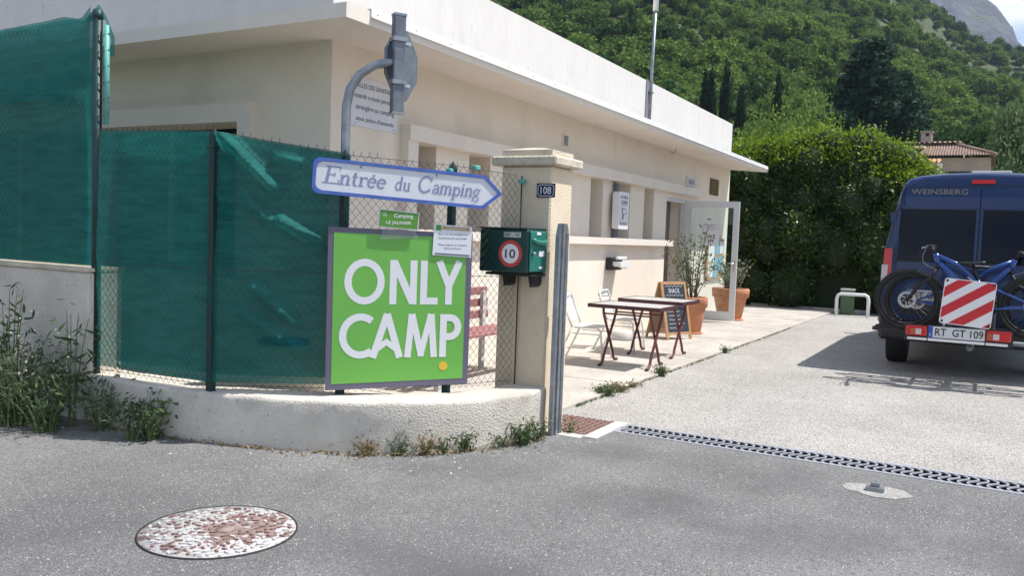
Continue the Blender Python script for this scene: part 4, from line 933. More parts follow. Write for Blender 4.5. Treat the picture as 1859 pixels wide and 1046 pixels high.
def chair(label, x, y, rz):
    """local: sits facing -y"""
    t = thing('slatted_chair', label, 'chair', (x, y, .03), rz, 'chairs on the patio'); t.scale = (1, 1, .87)
    for s in (-1, 1):
        MB().tube([(s*.24, -.24, 0), (s*.225, -.215, .30), (s*.215, -.20, .41), (s*.21, -.16, .445), (s*.205, .10, .44)], .0125, 8).build('front_leg', M['chair'], t)
        MB().tube([(s*.22, .30, 0), (s*.205, .18, .30), (s*.20, .13, .44)], .0125, 8).build('rear_leg', M['chair'], t)
        MB().tube([(s*.215, -.19, .36), (s*.205, .12, .36)], .008, 6).build('side_rail', M['chair'], t)
    MB().tube([(-.20, .13, .43), (-.205, .19, .60), (-.20, .245, .80), (-.17, .26, .845), (.17, .26, .845), (.20, .245, .80), (.205, .19, .60), (.20, .13, .43)], .0125, 8).build('back_frame', M['chair'], t)
    for k in range(5):
        z = .52+.062*k; y_ = .17+.020*k
        MB().add([(-.20, y_, z), (0, y_+.022, z), (.20, y_, z), (-.20, y_+.012, z+.042), (0, y_+.034, z+.042), (.20, y_+.012, z+.042), (-.20, y_+.008, z), (0, y_+.03, z), (.20, y_+.008, z), (-.20, y_+.02, z+.042), (0, y_+.042, z+.042), (.20, y_+.02, z+.042)],
            [(0,1,4,3),(1,2,5,4),(7,6,9,10),(8,7,10,11),(3,4,10,9),(4,5,11,10),(1,0,6,7),(2,1,7,8)]).build('back_slat', M['chair'], t)
    for k in range(7):
        y0 = -.21+.050*k; MB().bbox(-.205, .205, y0, y0+.040, .448, .458, .003).build('seat_slat', M['chair'], t)
    return t
chair('white slatted metal chair half hidden behind the steel gate post', 8.88, 3.95, 10)
chair('white slatted metal chair behind the nearer table, below the dispenser', 10.02, 3.99, 6)
bn = thing('slatted_bench', 'faded red slatted bench against the wall, seen through the fence', 'bench', (6.72, 4.42, .03))
for k in range(3): MB().bbox(-.75, .95, .14+.012*k, .165+.012*k, .52+.12*k, .60+.12*k, .004).build('back_slat', M['bench_red'], bn)
for k in range(3): MB().bbox(-.75, .95, -.34+.15*k, -.22+.15*k, .425, .45, .004).build('seat_slat', M['bench_red'], bn)
for u in (-.6, .8):
    lg = MB(); lg.box(u-.03, u+.03, -.32, -.27, 0, .424); lg.box(u-.03, u+.03, .10, .14, 0, .80); lg.box(u-.03, u+.03, -.27, .10, .385, .424); lg.build('leg', M['cement'], bn)
bw = thing('bowl', 'pale grey round bowl on the patio between the tables and the wall', 'bowl', (11.05, 4.40, .03))
MB().lathe([(.19, 0), (.20, .01), (.17, .10), (.14, .125), (.0, .13)], 24).build('bowl', M['cement'], bw); MB().lathe([(.192, .012), (.202, .018), (.198, .03)], 24).build('rim', M['screen_grey'], bw)
# chalkboard
cb = thing('chalkboard', 'wooden A-frame chalkboard with white chalk writing beside the terracotta pot', 'chalkboard', (11.75, 3.95, .03), -26); cb.scale = (.86, .86, .88)
def tiltm(a, y): return Matrix.Translation((0, y, 0)) @ Matrix.Rotation(radians(a), 4, 'X')
A1 = tiltm(-13, -.25)
fr = MB(); fr.box(-.29, -.24, -.012, .012, 0, .95); fr.box(.24, .29, -.012, .012, 0, .95); fr.box(-.24, .24, -.012, .012, .90, .95); fr.box(-.24, .24, -.012, .012, .08, .12); ff = fr.build('front_frame', M['wood'], cb, A1)
MB().box(-.24, .24, -.004, .006, .12, .90).build('slate', M['slate'], ff)
text('lettering', 'SNACK', M['chalk'], ff, 0, .80, w=.26, h=.075, y=-.006)
cl = MB(); cl.ribbon([(x, z+.012*sin(x*70)) for x, z in [(-.2+.02*i, .875) for i in range(21)]], .007, -.006); cl.ribbon([(x, z+.012*sin(x*70)) for x, z in [(-.2+.02*i, .725) for i in range(21)]], .007, -.0062); cl.build('chalk_border', M['chalk'], ff)
for k in range(8):
    s_ = random.Random(k); pts_ = [(-.20+.008*i, .655-.066*k + .011*s_.uniform(-1, 1)) for i in range(s_.randint(28, 46))]
    MB().ribbon(pts_, .0055, -.006).build('chalk_line', M['chalk'], ff)
A2 = tiltm(15, .25)
fr = MB(); fr.box(-.29, -.25, -.012, .012, 0, .95); fr.box(.25, .29, -.012, .012, 0, .95); fr.box(-.25, .25, -.012, .012, .08, .12); rf = fr.build('rear_frame', M['wood'], cb, A2); MB().box(-.25, .25, -.004, .004, .12, .93).build('rear_panel', M['hardboard'], rf)
# pots
def pot(name, label, x, y, r, h):
    t = thing(name, label, 'plant pot', (x, y, .03))
    MB().lathe([(r*.62, .02), (r*.64, .025), (r*.90, h*.72), (r*.90, h*.725), (r, h*.73), (r*1.02, h*.97), (r*.98, h), (r*.90, h), (r*.88, h*.90), (r*.86, h*.86)], 32).build('pot', M['terracotta'], t)
    MB().lathe([(0, h*.88), (r*.87, h*.885)], 24).build('soil', M['soil'], t); MB().lathe([(r*.75, 0), (r*.78, .02), (r*.70, .03)], 28).build('saucer', M['terracotta'], t)
pot('terracotta_pot', 'terracotta pot with a tall airy shrub behind the chalkboard', 12.62, 3.90, .235, .56)
pot('terracotta_pot', 'wide terracotta pot with a bushy plant behind the glass door', 15.52, 4.08, .33, .58)
def shrub(name, label, x, y, z, stems, h, spread, m, leaf, per, seed, aspect=.42, cat='plant', stem_m='bark', droop=.0, lean=(0, 0), r0=.008):
    t = thing(name, label, cat, (x, y, z)); rg_ = np.random.default_rng(seed); sb = MB(); P = []
    for k in range(stems):
        a = rg_.random()*6.283; ln = h*(.55+.45*rg_.random()); sp = spread*(.25+.75*rg_.random())
        b0 = Vector((.25*spread*cos(a)*rg_.random(), .25*spread*sin(a)*rg_.random(), 0)); b1 = Vector((sp*.45*cos(a), sp*.45*sin(a), ln*.62)); b2 = Vector((sp*cos(a)+lean[0]*ln, sp*sin(a)+lean[1]*ln, ln*(1-droop*rg_.random())))
        pts_ = quadbez(b0, b1, b2, 8); sb.tube(pts_, [r0*(1-.09*i) for i in range(9)], 5)
        for q in range(per):
            u = .18+.82*q/per; i = min(7, int(u*8)); p_ = pts_[i].lerp(pts_[i+1], u*8-i); P.append(tuple(p_ + Vector(rg_.normal(size=3))*leaf*.75))
    leaves('foliage', P, leaf, M[m], t, aspect=aspect, rng=rg_); sb.build('stem', M[stem_m], t); return t
shrub('potted_shrub', 'tall airy olive-like shrub growing in the pot behind the chalkboard', 12.62, 3.90, .50, 17, 1.20, .50, 'olive_leaf', .080, 26, 3, .36)
shrub('potted_plant', 'pale bushy plant growing in the wide pot behind the glass door', 15.52, 4.08, .52, 34, .62, .34, 'pale_leaf', .055, 24, 4, .45)

# ------------------------------------------------------------------ weeds
def weed(label, x, y, h, spread, stems, seed, m='weed', leaf=.05, per=16, group=None, **k):
    t = shrub('weed_plant', label, x, y, 0, stems, h, spread, m, leaf, per, seed, k.pop('aspect', .3), stem_m='stem', r0=.004+.003*h, **k)
    if group: t['group'] = group
    return t
weed('tall dark leafy weed against the grey boundary wall at the left edge', 3.46, 5.98, .92, .30, 16, 31, leaf=.075, per=24, aspect=.26)
weed('tall single-stemmed weed with long leaves before the corner post', 3.52, 5.36, .95, .13, 5, 32, leaf=.11, per=15, aspect=.20)
weed('dense grey-green weed thicket spilling onto the road at the left edge', 3.34, 5.72, .62, .42, 54, 33, 'weed_grey', .042, 28)
weed('low dark weed clump at the foot of the boundary wall', 3.36, 5.38, .40, .30, 26, 34, 'weed', .05, 20)
weed('wispy grey weed leaning over the left end of the low wall', 3.58, 5.12, .42, .26, 16, 35, 'weed_grey', .05, 18)
weed('bushy weed with broad leaves standing alone against the low wall', 3.60, 4.66, .32, .17, 18, 36, 'weed', .050, 12, aspect=.40)
weed('dry grey weed at the foot of the lone bushy weed', 3.53, 4.74, .30, .20, 14, 37, 'weed_grey', .045, 16)
sp = tag(leaves('seed_heads', [(3.40+random.gauss(0, .14), 5.62+random.gauss(0, .28), .50+random.gauss(0, .14)) for _ in range(170)], .016, M['seed'], aspect=.9), 'pale seed heads floating over the weed thicket', 'seed heads', kind='stuff')
WG = 'small weeds along the foot of the low wall'
for k, (x, y, h, s_, n_, m_, lb) in enumerate([(4.16, 3.33, .10, .14, 16, 'dry', 'brown dried weed at the wall foot below the left edge of the green board'), (4.28, 3.17, .13, .09, 12, 'weed_grey', 'grey wiry weed at the wall foot below the green board'),
    (4.40, 3.03, .14, .10, 14, 'dry', 'reddish brown weed at the wall foot below the yellow dot'), (4.50, 2.96, .10, .08, 10, 'weed', 'tiny green weed between the brown weed and the larger tuft'), (4.60, 2.885, .14, .07, 18, 'weed', 'small bright green leafy weed at the wall foot'),
    (4.84, 2.745, .08, .09, 10, 'weed_grey', 'low grey weed left of the grassy tuft by the pillar'), (5.00, 2.665, .17, .13, 24, 'weed', 'grassy green tuft at the wall foot beside the gate pillar'), (5.18, 2.64, .17, .08, 14, 'weed_grey', 'wispy weed touching the foot of the gate post'), (5.52, 2.555, .08, .04, 6, 'weed', 'sprig of green at the right foot of the gate post')]):
    weed(lb, x, y, h, s_, n_, 50+k, m_, .038 if h < .2 else .07, 9, WG, aspect=.3)
for k, (x, y, h, s_, n_, m_, lb) in enumerate([(7.06, 2.93, .09, .15, 46, 'weed', 'dark green weed tuft on the patio edge nearest the gate'), (7.36, 2.92, .06, .16, 30, 'dry', 'dry brown grass beside the dark tuft on the patio edge'), (7.66, 2.91, .05, .12, 18, 'dry', 'thin dry grass strip on the patio edge'), (8.48, 2.92, .11, .08, 34, 'weed', 'small round green tuft on the patio edge by the tables'), (10.9, 2.91, .07, .06, 16, 'weed', 'tiny far weed on the patio edge beyond the tables')]):
    weed(lb, x, y, h, s_, n_, 70+k, m_, .032, 12, 'weeds on the patio edge', aspect=.3)
# the thin line of moss and soil in the patio joint
P = [(lerp(6.4, 15, random.random()**1.4), 0, 0) for _ in range(900)]; P = [(x, 2.925-.06*(x-5.9)/14.2+random.gauss(0, .012), .008+.012*random.random()) for x, _, _ in P]
tag(leaves('moss', P, .022, M['weed'], aspect=.5), 'thin line of moss along the patio edge', 'moss', kind='stuff')

# ------------------------------------------------------------------ hedge
hg = thing('laurel_hedge', 'tall dense leafy hedge beyond the building with a sunlit top', 'hedge', (20.2, 3.4, 0))
rg_ = np.random.default_rng(77)
# crown of overlapping lobes; local x into the hedge, y along it
lob = []
for k in range(110):
    y = -2.3 + 7.6*rg_.random(); top = ipl(y, [-2.4, -2.1, -1.6, -.8, .2, 1.4, 5.5], [2.5, 3.0, 3.45, 3.85, 3.95, 3.80, 3.75])*1.035
    z = top*(.10+.80*rg_.random()) ; r = .36+.30*rg_.random(); x = -.45+r*.8+rg_.normal()*.10+1.0*(z/top)**3.5; z = min(z, top-r*.9); lob.append((x, y, max(.35, z), r))
for y in np.arange(-2.0, 5.4, .42):
    top = ipl(y, [-2.4, -2.1, -1.6, -.8, .2, 1.4, 5.5], [2.4, 2.95, 3.45, 3.85, 3.95, 3.80, 3.75])*1.03+.10*rg_.normal(); lob.append((.75+rg_.normal()*.15, y, top-.50, .50+.1*rg_.random()))
Pn, On = [], []
for x, y, z, r in lob:
    m_ = int(1500*r*r/.5); d = unit(rg_.normal(size=(m_, 3))); Pn.append(np.array([x, y, z]) + d*r*(.80+.28*rg_.random((m_, 1))**1.5)); On.append(d)
Pn, On = np.concatenate(Pn), np.concatenate(On); keep = Pn[:, 2] > .05; Pn, On = Pn[keep], On[keep]
V, Q = leaf_arrays(Pn, .088, .48, out=On, outw=.9, droop=.2, rng=rg_); tp_z = np.interp(Pn[:, 1], [-2.4, -2.1, -1.6, -.8, .2, 1.4, 5.5], [2.5, 3.0, 3.45, 3.85, 3.95, 3.80, 3.75]); sun_tinted = (Pn[:, 2] > tp_z - .42 - .25*rg_.random(len(Pn))) | ((Pn[:, 1] < -1.7) & (rg_.random(len(Pn)) < .5))  # top band and one end get the leaf colour brightened for sunlight
V4 = V.reshape(-1, 4, 3)
for nm_, sel, mm_ in (('foliage', ~sun_tinted, 'hedge'), ('sun_tinted_growth', sun_tinted, 'hedge_sun_tint')):
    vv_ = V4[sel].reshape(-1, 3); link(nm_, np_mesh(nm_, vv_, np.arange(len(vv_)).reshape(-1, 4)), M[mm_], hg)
# leading shoots above the outline
Pt = []
for k in range(420):
    x, y, z, r = lob[rg_.integers(len(lob))]; d = unit(.6*rg_.normal(size=(1, 3))+np.array([[-.2, -.2, 1.1]]))[0]; b0 = np.array([x, y, z])+d*r
    for q in range(5): Pt.append(b0 + np.array([.02*rg_.normal(), .02*rg_.normal(), .045*q]) + d*.03*q)
leaves('shoots', Pt, .085, M['hedge_sun_tint'], hg, aspect=.42, rng=rg_)
core = MB()  # solid dark filler added behind the leaves to block light
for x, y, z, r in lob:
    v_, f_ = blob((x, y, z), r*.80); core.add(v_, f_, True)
core.box(.1, 1.3, -1.9, 5.2, 0, 2.7); core.build('dark_filler', M['hedge_core'], hg)
# hoop and meter box in front of it
hp = thing('hoop_barrier', 'white painted tubular hoop barrier in front of the hedge', 'barrier', (18.95, 2.42, 0), -90)
MB().tube([(-.31, 0, -.1), (-.31, 0, .36), (-.29, 0, .43), (-.24, 0, .46), (.24, 0, .46), (.29, 0, .43), (.31, 0, .36), (.31, 0, -.1)], .035, 10).build('hoop', M['white'], hp)
mx_ = thing('meter_box', 'small green utility box behind the white hoop', 'utility box', (19.25, 2.58, 0), -90)
MB().bbox(-.12, .14, 0, .2, 0, .52, .01).build('box', M['green_box'], mx_); MB().bbox(-.13, .15, -.012, .21, .521, .56, .006).build('lid', M['cement'], mx_); MB().box(-.09, .11, -.004, -.0005, .06, .46).build('door', M['green_box'], mx_)
# pale kerb at the end of the patio, hedge bed
kb = MB().bbox(20.08, 20.22, 2.2, 4.8, -.1, .06, .01).build('kerb', M['cement']); tag(kb, kind='structure')

# ------------------------------------------------------------------ tiled house far behind
hs = thing('tiled_house', 'low house with a clay tiled roof and chimney behind the van', 'house', (42.0, 1.6, 0), -90)
# local x = right in the picture, y = away
wl_ = MB(); wl_.box(-3.6, 1.45, .5, 6.5, -.1, 5.62); wl_.build('wall', M['house'], hs)
def tiled(x0, x1, ya, za, yb, zb, pitch=.21):
    t = MB(); k = int((x1-x0)/pitch)
    for i in range(k):
        u = x0+i*pitch; pts_ = [(u, 0), (u+pitch*.15, .03), (u+pitch*.4, .045), (u+pitch*.65, .03), (u+pitch*.8, 0), (u+pitch, -.005)]
        for a_, b_ in zip(pts_, pts_[1:]): t.add([(a_[0], ya, za+a_[1]), (b_[0], ya, zb*0+za+b_[1]), (b_[0], yb, zb+b_[1]), (a_[0], yb, zb+a_[1])], [(0, 1, 2, 3)])
    return t
rf = MB()
# hipped right end: main slope facing the camera
k = 24; x0, x1, xr = -2.2, 1.62, -.1
for i in range(34):
    u0 = lerp(x0, x1, i/34); u1 = lerp(x0, x1, (i+1)/34); f0 = max(0, min(1, (x1-u0)/(x1-xr))) ; f1 = max(0, min(1, (x1-u1)/(x1-xr)))
    um = (u0+u1)/2; fm = (f0+f1)/2
    for (a_, fa, ha, b_, fb_, hb) in ((u0, f0, 0, um, fm, .07), (um, fm, .07, u1, f1, 0)):
        rf.add([(a_, 0, 5.66+ha), (b_, 0, 5.66+hb), (b_, 2.2*fb_, 5.66+.72*fb_+hb), (a_, 2.2*fa, 5.66+.72*fa+ha)], [(0, 1, 2, 3)])
roof = rf.build('roof', M['tile'], hs)
rr_ = MB(); rr_.bbox(-3.9, .02, 2.2, 3.4, 6.25, 6.50, .02); rr_.build('upper_wall', M['house'], hs)
tiled(-4.0, .25, 1.9, 6.46, 4.2, 6.75).build('upper_roof', M['tile'], hs); MB().box(-4.0, .25, 4.2, 6.6, 5.6, 6.7).build('rear_wall', M['house'], hs)
MB().add([(1.62, 0, 5.67), (1.62, 6.6, 5.67), (-.1, 4.4, 6.4), (-.1, 2.2, 6.4)], [(0, 1, 2, 3)]).build('roof', M['tile'], hs)
rdg = MB(); rdg.tube([(1.62, 0, 5.70), (-.1, 2.2, 6.44)], .09, 8); rdg.build('ridge_tiles', M['tile'], hs)
cm = MB(); cm.box(-1.52, -1.06, 2.6, 3.2, 6.4, 7.10); cm.box(-1.57, -1.01, 2.55, 3.25, 7.05, 7.11); chm = cm.build('chimney', M['house'], hs); MB().box(-1.32, -1.18, 2.59, 2.599, 6.86, 7.0).build('flue_opening', M['opening_shade'], chm)
cw_ = MB(); cw_.box(-2.25, -1.15, -.2, .45, 6.02, 6.10); cw_.build('balcony_slab', M['trim'], hs); MB().box(-2.4, -1.3, .6, 1.6, 6.10, 6.30).build('terrace_recess', M['opening_shade'], hs)
tiled(-2.15, -.30, -2.0, 5.18, -.1, 5.50, .19).build('porch_roof', M['tile_orange'], hs)
for u in (-2.0, -.42): MB().box(u-.09, u+.09, -1.9, -1.7, -.1, 5.15).build('porch_post', M['trim'], hs)
MB().box(-1.55, -.85, .44, .499, 3.9, 5.1).build('window', M['glass_dark'], hs); MB().box(-.3, 1.2, .44, .499, 4.2, 5.0).build('window', M['glass_dark'], hs)

# ------------------------------------------------------------------ camper van (local x = right, y = forward)
vn = thing('camper_van', 'dark blue high-roofed camper van parked with its rear to the gate', 'van', (10.8, .11, 0), -90)
half = [(.0, .36), (.80, .36), (.93, .38), (.965, .50), (.985, .85), (.975, 1.2), (.962, 1.42), (.93, 1.60), (.90, 1.76), (.865, 1.93), (.83, 2.10), (.795, 2.20), (.74, 2.255), (.62, 2.29), (.35, 2.315), (.0, 2.325)]
def lean(z): return .10*max(0, z-1.0)/1.3 + .05*max(0, (z-2.1)/.2)
def section(y, s=1., zmax=None, dz=0, lw=0):
    pts_ = []
    for sgn in (1, -1):
        seq = half if sgn == 1 else half[::-1][1:-1]
        for x, z in seq:
            zz = 1.1+(z-1.1)*s if s != 1 else z
            if zmax and zz > zmax: zz = zmax + (zz-zmax)*.08
            pts_.append((sgn*x*(s if s != 1 else 1), y+lw*lean(z), zz))
    return pts_
secs = [section(0, .962, lw=1), section(.025, .985, lw=1), section(.09, 1, lw=1), section(.4, lw=.4), section(1.0), section(4.0), section(4.4, zmax=2.25), section(5.0, zmax=1.72), section(5.35, zmax=1.28), section(5.85, zmax=1.08), section(5.98, .9, zmax=.95)]
bd_ = MB(); n = len(secs[0])
bd_.add([p_ for s_ in secs for p_ in s_], [(i*n+j, i*n+(j+1) % n, (i+1)*n+(j+1) % n, (i+1)*n+j)[::-1] for i in range(len(secs)-1) for j in range(n)], True)
k = len(bd_.v); bd_.f.append(tuple(range(n))[::-1][::-1]); bd_.sm.append(False); bd_.f.append(tuple((len(secs)-1)*n+j for j in range(n))[::-1]); bd_.sm.append(False)
bd_.build('body', M['van_blue'], vn)
def rear(poly, off, th=.012):
    """panel following the leaning rear face; poly in x/z"""
    m_ = MB(); n_ = len(poly)
    m_.add([(x, -off-th+lean(z), z) for x, z in poly]+[(x, -off+lean(z), z) for x, z in poly], [tuple(range(n_)), tuple(range(2*n_-1, n_-1, -1))]+[(i, n_+i, n_+(i+1) % n_, (i+1) % n_) for i in range(n_)]); return m_
def strip(x0a, x1a, z0, z1, x0b=None, x1b=None, off=0, th=.012, k=6):
    """tall panel in k bands so that it bends with the rear face; a = bottom, b = top"""
    m_ = MB(); x0b = x0a if x0b is None else x0b; x1b = x1a if x1b is None else x1b; vs2 = []
    for i in range(k+1):
        t = i/k; z = lerp(z0, z1, t); a_, b2 = lerp(x0a, x0b, t), lerp(x1a, x1b, t)
        vs2 += [(a_, -off-th+lean(z), z), (b2, -off-th+lean(z), z), (b2, -off+lean(z), z), (a_, -off+lean(z), z)]
    fs2 = []
    for i in range(k):
        for q in range(4): fs2.append((i*4+q, i*4+(q+1) % 4, (i+1)*4+(q+1) % 4, (i+1)*4+q))
    fs2 += [(0, 3, 2, 1), tuple(k*4+q for q in range(4))]
    return m_.add(vs2, fs2)
strip(-.865, .865, .60, 2.155, -.765, .765, off=.001, th=.004, k=12).build('door_seam', M['van_trim'], vn)
for s in (-1, 1):
    a_, b2, c_, d_ = (-.855, -.006, -.757, -.006) if s < 0 else (.006, .855, .006, .757)
    dr = MB()
    dr = strip(a_, b2, .62, 2.145, c_, d_, off=.005, th=.014, k=14); dro = dr.build('rear_door', M['van_blue'], vn)
    q0, q1, q2, q3 = (-.815, -.035, -.785, -.035) if s < 0 else (.035, .815, .035, .785)
    strip(q0, q1, 1.295, 1.885, q2, q3, off=.0195, th=.005, k=6).build('window', M['glass_dark'], dro)
    strip(s*.80 if s < 0 else .04, -.04 if s < 0 else .80, 1.20, 1.225, off=.0195, th=.006, k=1).build('crease', M['van_blue'], dro)
    strip(s*.81 if s < 0 else .03, -.03 if s < 0 else .81, 1.90, 1.925, s*.80 if s < 0 else .03, -.03 if s < 0 else .80, off=.0195, th=.005, k=1).build('crease', M['van_blue'], dro)
    for zz in (1.74, .80):
        hx0 = s*.885-.03; strip(hx0, hx0+.06, zz, zz+.11, off=.012, th=.016, k=1).build('hinge', M['van_blue'], vn)
    t0, t1 = sorted((s*.958, s*.866))
    strip(t0, t1, 1.24, 1.43, t0+(.006 if s < 0 else 0), t1-(.006 if s > 0 else 0), off=.0, th=.03, k=3).build('tail_lamp', M['lamp_red'], vn)
    i0, i1 = sorted((s*.905, s*.866)); strip(i0, i1, 1.07, 1.239, off=.0, th=.03, k=2).build('tail_lamp', M['lamp_red'], vn)
    i0, i1 = sorted((s*.972, s*.9055)); strip(i0, i1, .98, 1.239, off=.0, th=.028, k=2).build('reverse_lamp', M['lamp_clear'], vn)
    i0, i1 = sorted((s*.90, s*.845)); strip(i0, i1, .89, .97, off=.02, th=.01, k=1).build('reflector', M['lamp_red'], vn)
    # rear wheel
    for yy_ in (1.02, 4.95):
        wh = MB().lathe([(.20, -.115), (.33, -.115), (.345, -.09), (.345, .09), (.33, .115), (.20, .115)], 36); wo_ = wh.build('wheel', M['rubber'], vn, Matrix.Translation((s*.83, yy_, .345)) @ Matrix.Rotation(pi/2, 4, 'Y'))
        MB().lathe([(.0, .10), (.19, .105), (.21, .09), (.21, -.09), (.19, -.10), (0, -.10)], 24).build('rim', M['alu'], wo_)
    MB().box(s*1.0-.02*0, s*1.0+s*.16, 4.62, 4.72, 1.35, 1.65).build('wing_mirror', M['van_trim'], vn) if s > 0 else MB().box(-1.16, -1.0, 4.62, 4.72, 1.35, 1.65).build('wing_mirror', M['van_trim'], vn)
    for (ya, yb, z0_, z1_) in ((3.95, 4.75, 1.28, 1.75), (1.0, 1.9, 1.35, 1.80), (2.3, 3.2, 1.35, 1.80)):
        def sx_(z): return float(np.interp(z, [p_[1] for p_ in half[3:13]], [p_[0] for p_ in half[3:13]]))
        m_ = MB(); m_.add([(s*(sx_(z0_)+.004), ya, z0_), (s*(sx_(z0_)+.004), yb, z0_), (s*(sx_(z1_)+.004), yb, z1_), (s*(sx_(z1_)+.004), ya, z1_)], [(0, 1, 2, 3)]); m_.build('side_window', M['glass_dark'], vn)
strip(-.10, .13, 2.19, 2.235, off=-.03, th=.03, k=1).build('brake_lamp', M['lamp_red'], vn)
ro = MB(); ro.bbox(-.14, .30, .9, 1.6, 2.326, 2.405, .02); ro.build('roof_hatch', M['screen_grey'], vn)
bp_ = MB(); bp_.bbox(-.96, .96, -.10, .30, .37, .60, .04); bp_.build('bumper', M['van_trim'], vn)
bp_ = MB(); bp_.bbox(-.975, -.86, -.06, .2, .55, .98, .03); bp_.bbox(.86, .975, -.06, .2, .55, .98, .03); bp_.build('corner_trim', M['van_blue'], vn)
pn = strip(-.68, -.16, .845, .965, off=.022, th=.006, k=1).build('registration_plate', M['plate'], vn)
strip(-.68, -.64, .85, .96, off=.0282, th=.002, k=1).build('plate_band', M['eu_blue'], pn); text('lettering', 'RT GT 109', M['black_ink'], pn, -.40, .905, w=.44, h=.075, y=-.0315)
strip(-.76, -.10, .68, .83, off=.0195, th=.004, k=1).build('plate_recess', M['van_trim'], vn)
wt = text('lettering', 'WEINSBERG', M['van_text'], vn, -.42, 2.095, w=.58, h=.062, y=-.024+lean(2.09))
hdl = strip(.03, .09, 1.02, 1.16, off=.0195, th=.022, k=1); hdl.build('door_handle', M['van_trim'], vn)
strip(-.86, .86, .612, .628, off=.019, th=.010, k=1).build('door_sill_trim', M['van_trim'], vn)
for q0, q1 in ((-.825, -.025), (.025, .825)):
    for za, zb in ((1.285, 1.294), (1.886, 1.896)): strip(q0, q1, za, zb, off=.0195, th=.007, k=1).build('window_seal', M['black'], vn)
# tow-bar rack
rk = thing('bike_rack', 'tow-bar bicycle rack with tail lamps and a number plate', 'bike rack', (10.0, .11, 0), -90)
fr_ = MB(); fr_.tube([(0, .9, .40), (0, -.05, .42)], .035, 8); fr_.tube([(-.62, .0, .50), (.62, .0, .50)], .022, 8); fr_.tube([(-.62, .42, .50), (.62, .42, .50)], .022, 8)
for u in (-.3, .3): fr_.tube([(u, .5, .50), (u, -.10, .50)], .02, 6)
fr_.build('frame', M['steel_dark'], rk)
for yy_ in (.05, .33):
    tr2 = MB(); tr2.add([(-.95, yy_-.04, .57), (-.95, yy_-.03, .53), (-.95, yy_+.03, .53), (-.95, yy_+.04, .57), (.95, yy_-.04, .57), (.95, yy_-.03, .53), (.95, yy_+.03, .53), (.95, yy_+.04, .57)], [(0, 1, 5, 4), (1, 2, 6, 5), (2, 3, 7, 6)]); tr2.build('wheel_tray', M['van_trim'], rk)
up_ = MB(); up_.tube([(-.20, .19, .5), (-.20, .19, .95), (-.17, .19, 1.0), (.17, .19, 1.0), (.20, .19, .95), (.20, .19, .5)], .018, 8); up_.build('hoop', M['steel_dark'], rk)
pb = MB().bbox(-.39, .13, -.165, -.158, .515, .632, .002).build('number_plate', M['plate'], rk)
MB().box(-.39, -.347, -.167, -.1655, .517, .630).build('plate_band', M['eu_blue'], pb); text('lettering', 'RT  GT 109', M['black_ink'], pb, -.105, .575, w=.44, h=.078, y=-.1672); text('lettering', 'D', M['white'], pb, -.369, .543, w=.016, h=.02, y=-.1685)
MB().box(-.62, .38, -.157, -.14, .47, .64).build('lamp_board', M['van_trim'], rk)
for (u0, u1) in ((-.60, -.40), (.14, .36)):
    lm = MB().bbox(u0, u1, -.20, -.1575, .525, .632, .012).build('tail_lamp', M['lamp_red'], rk); mid = lerp(u0, u1, .6 if u0 < 0 else .4)
    MB().bbox(mid-.028, mid+.028, -.204, -.2005, .54, .60, .002).build('lens', M['lamp_clear'], lm); MB().bbox(mid-.075, mid-.034, -.204, -.2005, .54, .60, .002).build('lens', M['lamp_amber'], lm)
for (u0, u1) in ((-.585, -.40), (-.39, .13), (.14, .335)): MB().bbox(u0, u1, -.172, -.158, .478, .505, .003).build('trim_strip', M['white_metal'], rk)
for u in (-.25, .10): MB().box(u-.012, u+.012, -.12, -.10, .62, .80).build('panel_strut', M['alu'], rk)
for u in (-.155, -.07): MB().tube([(u+.012, -.09, .80), (u, -.10, .74), (u-.015, -.11, .69)], .016, 6).build('strap_buckle', M['chrome'], rk)
# warning panel
wpn = thing('warning_panel', 'square red and white striped warning panel hung on the bicycles', 'warning panel', (9.80, .11, 0), -90)
cxw, czw, sw = -.045, .895, .235; rtw = radians(-4.2)
def wpx(u, v): return (cxw+u*cos(rtw)-v*sin(rtw), czw+u*sin(rtw)+v*cos(rtw))
base = [wpx(*q) for q in rrect(-sw, sw, -sw, sw, .025, 4)]
MB().prism(base, -.006, 0).build('plate', M['white'], wpn)
def clip(poly, a_, b_, c_):
    out = []
    for i in range(len(poly)):
        p_, q_ = poly[i], poly[(i+1) % len(poly)]; dp, dq = a_*p_[0]+b_*p_[1]-c_, a_*q_[0]+b_*q_[1]-c_
        if dp <= 0: out.append(p_)
        if dp*dq < 0: t = dp/(dp-dq); out.append((lerp(p_[0], q_[0], t), lerp(p_[1], q_[1], t)))
    return out
na = (-sin(radians(38)), cos(radians(38))); i_ = sw-.008; sq = [(-i_, -i_), (i_, -i_), (i_, i_), (-i_, i_)]
for c0_, c1_ in ((-.34, -.275), (-.175, -.085), (-.005, .085), (.165, .235) if False else (.165, .250), (.325, .40)):
    pg = clip(clip(sq, na[0], na[1], c1_), -na[0], -na[1], -c0_)
    if len(pg) > 2: MB().prism([wpx(*q) for q in pg], -.0075, -.0062).build('red_stripe', M['panel_red'], wpn)
for u in (-1, 1):
    for v in (-1, 1): MB().lathe([(.013, 0), (.012, .004), (0, .005)], 10).build('eyelet', M['black'], wpn, Matrix.Translation((wpx(u*.21, v*.21)[0], -.0076, wpx(u*.21, v*.21)[1])) @ Matrix.Rotation(pi/2, 4, 'X'))
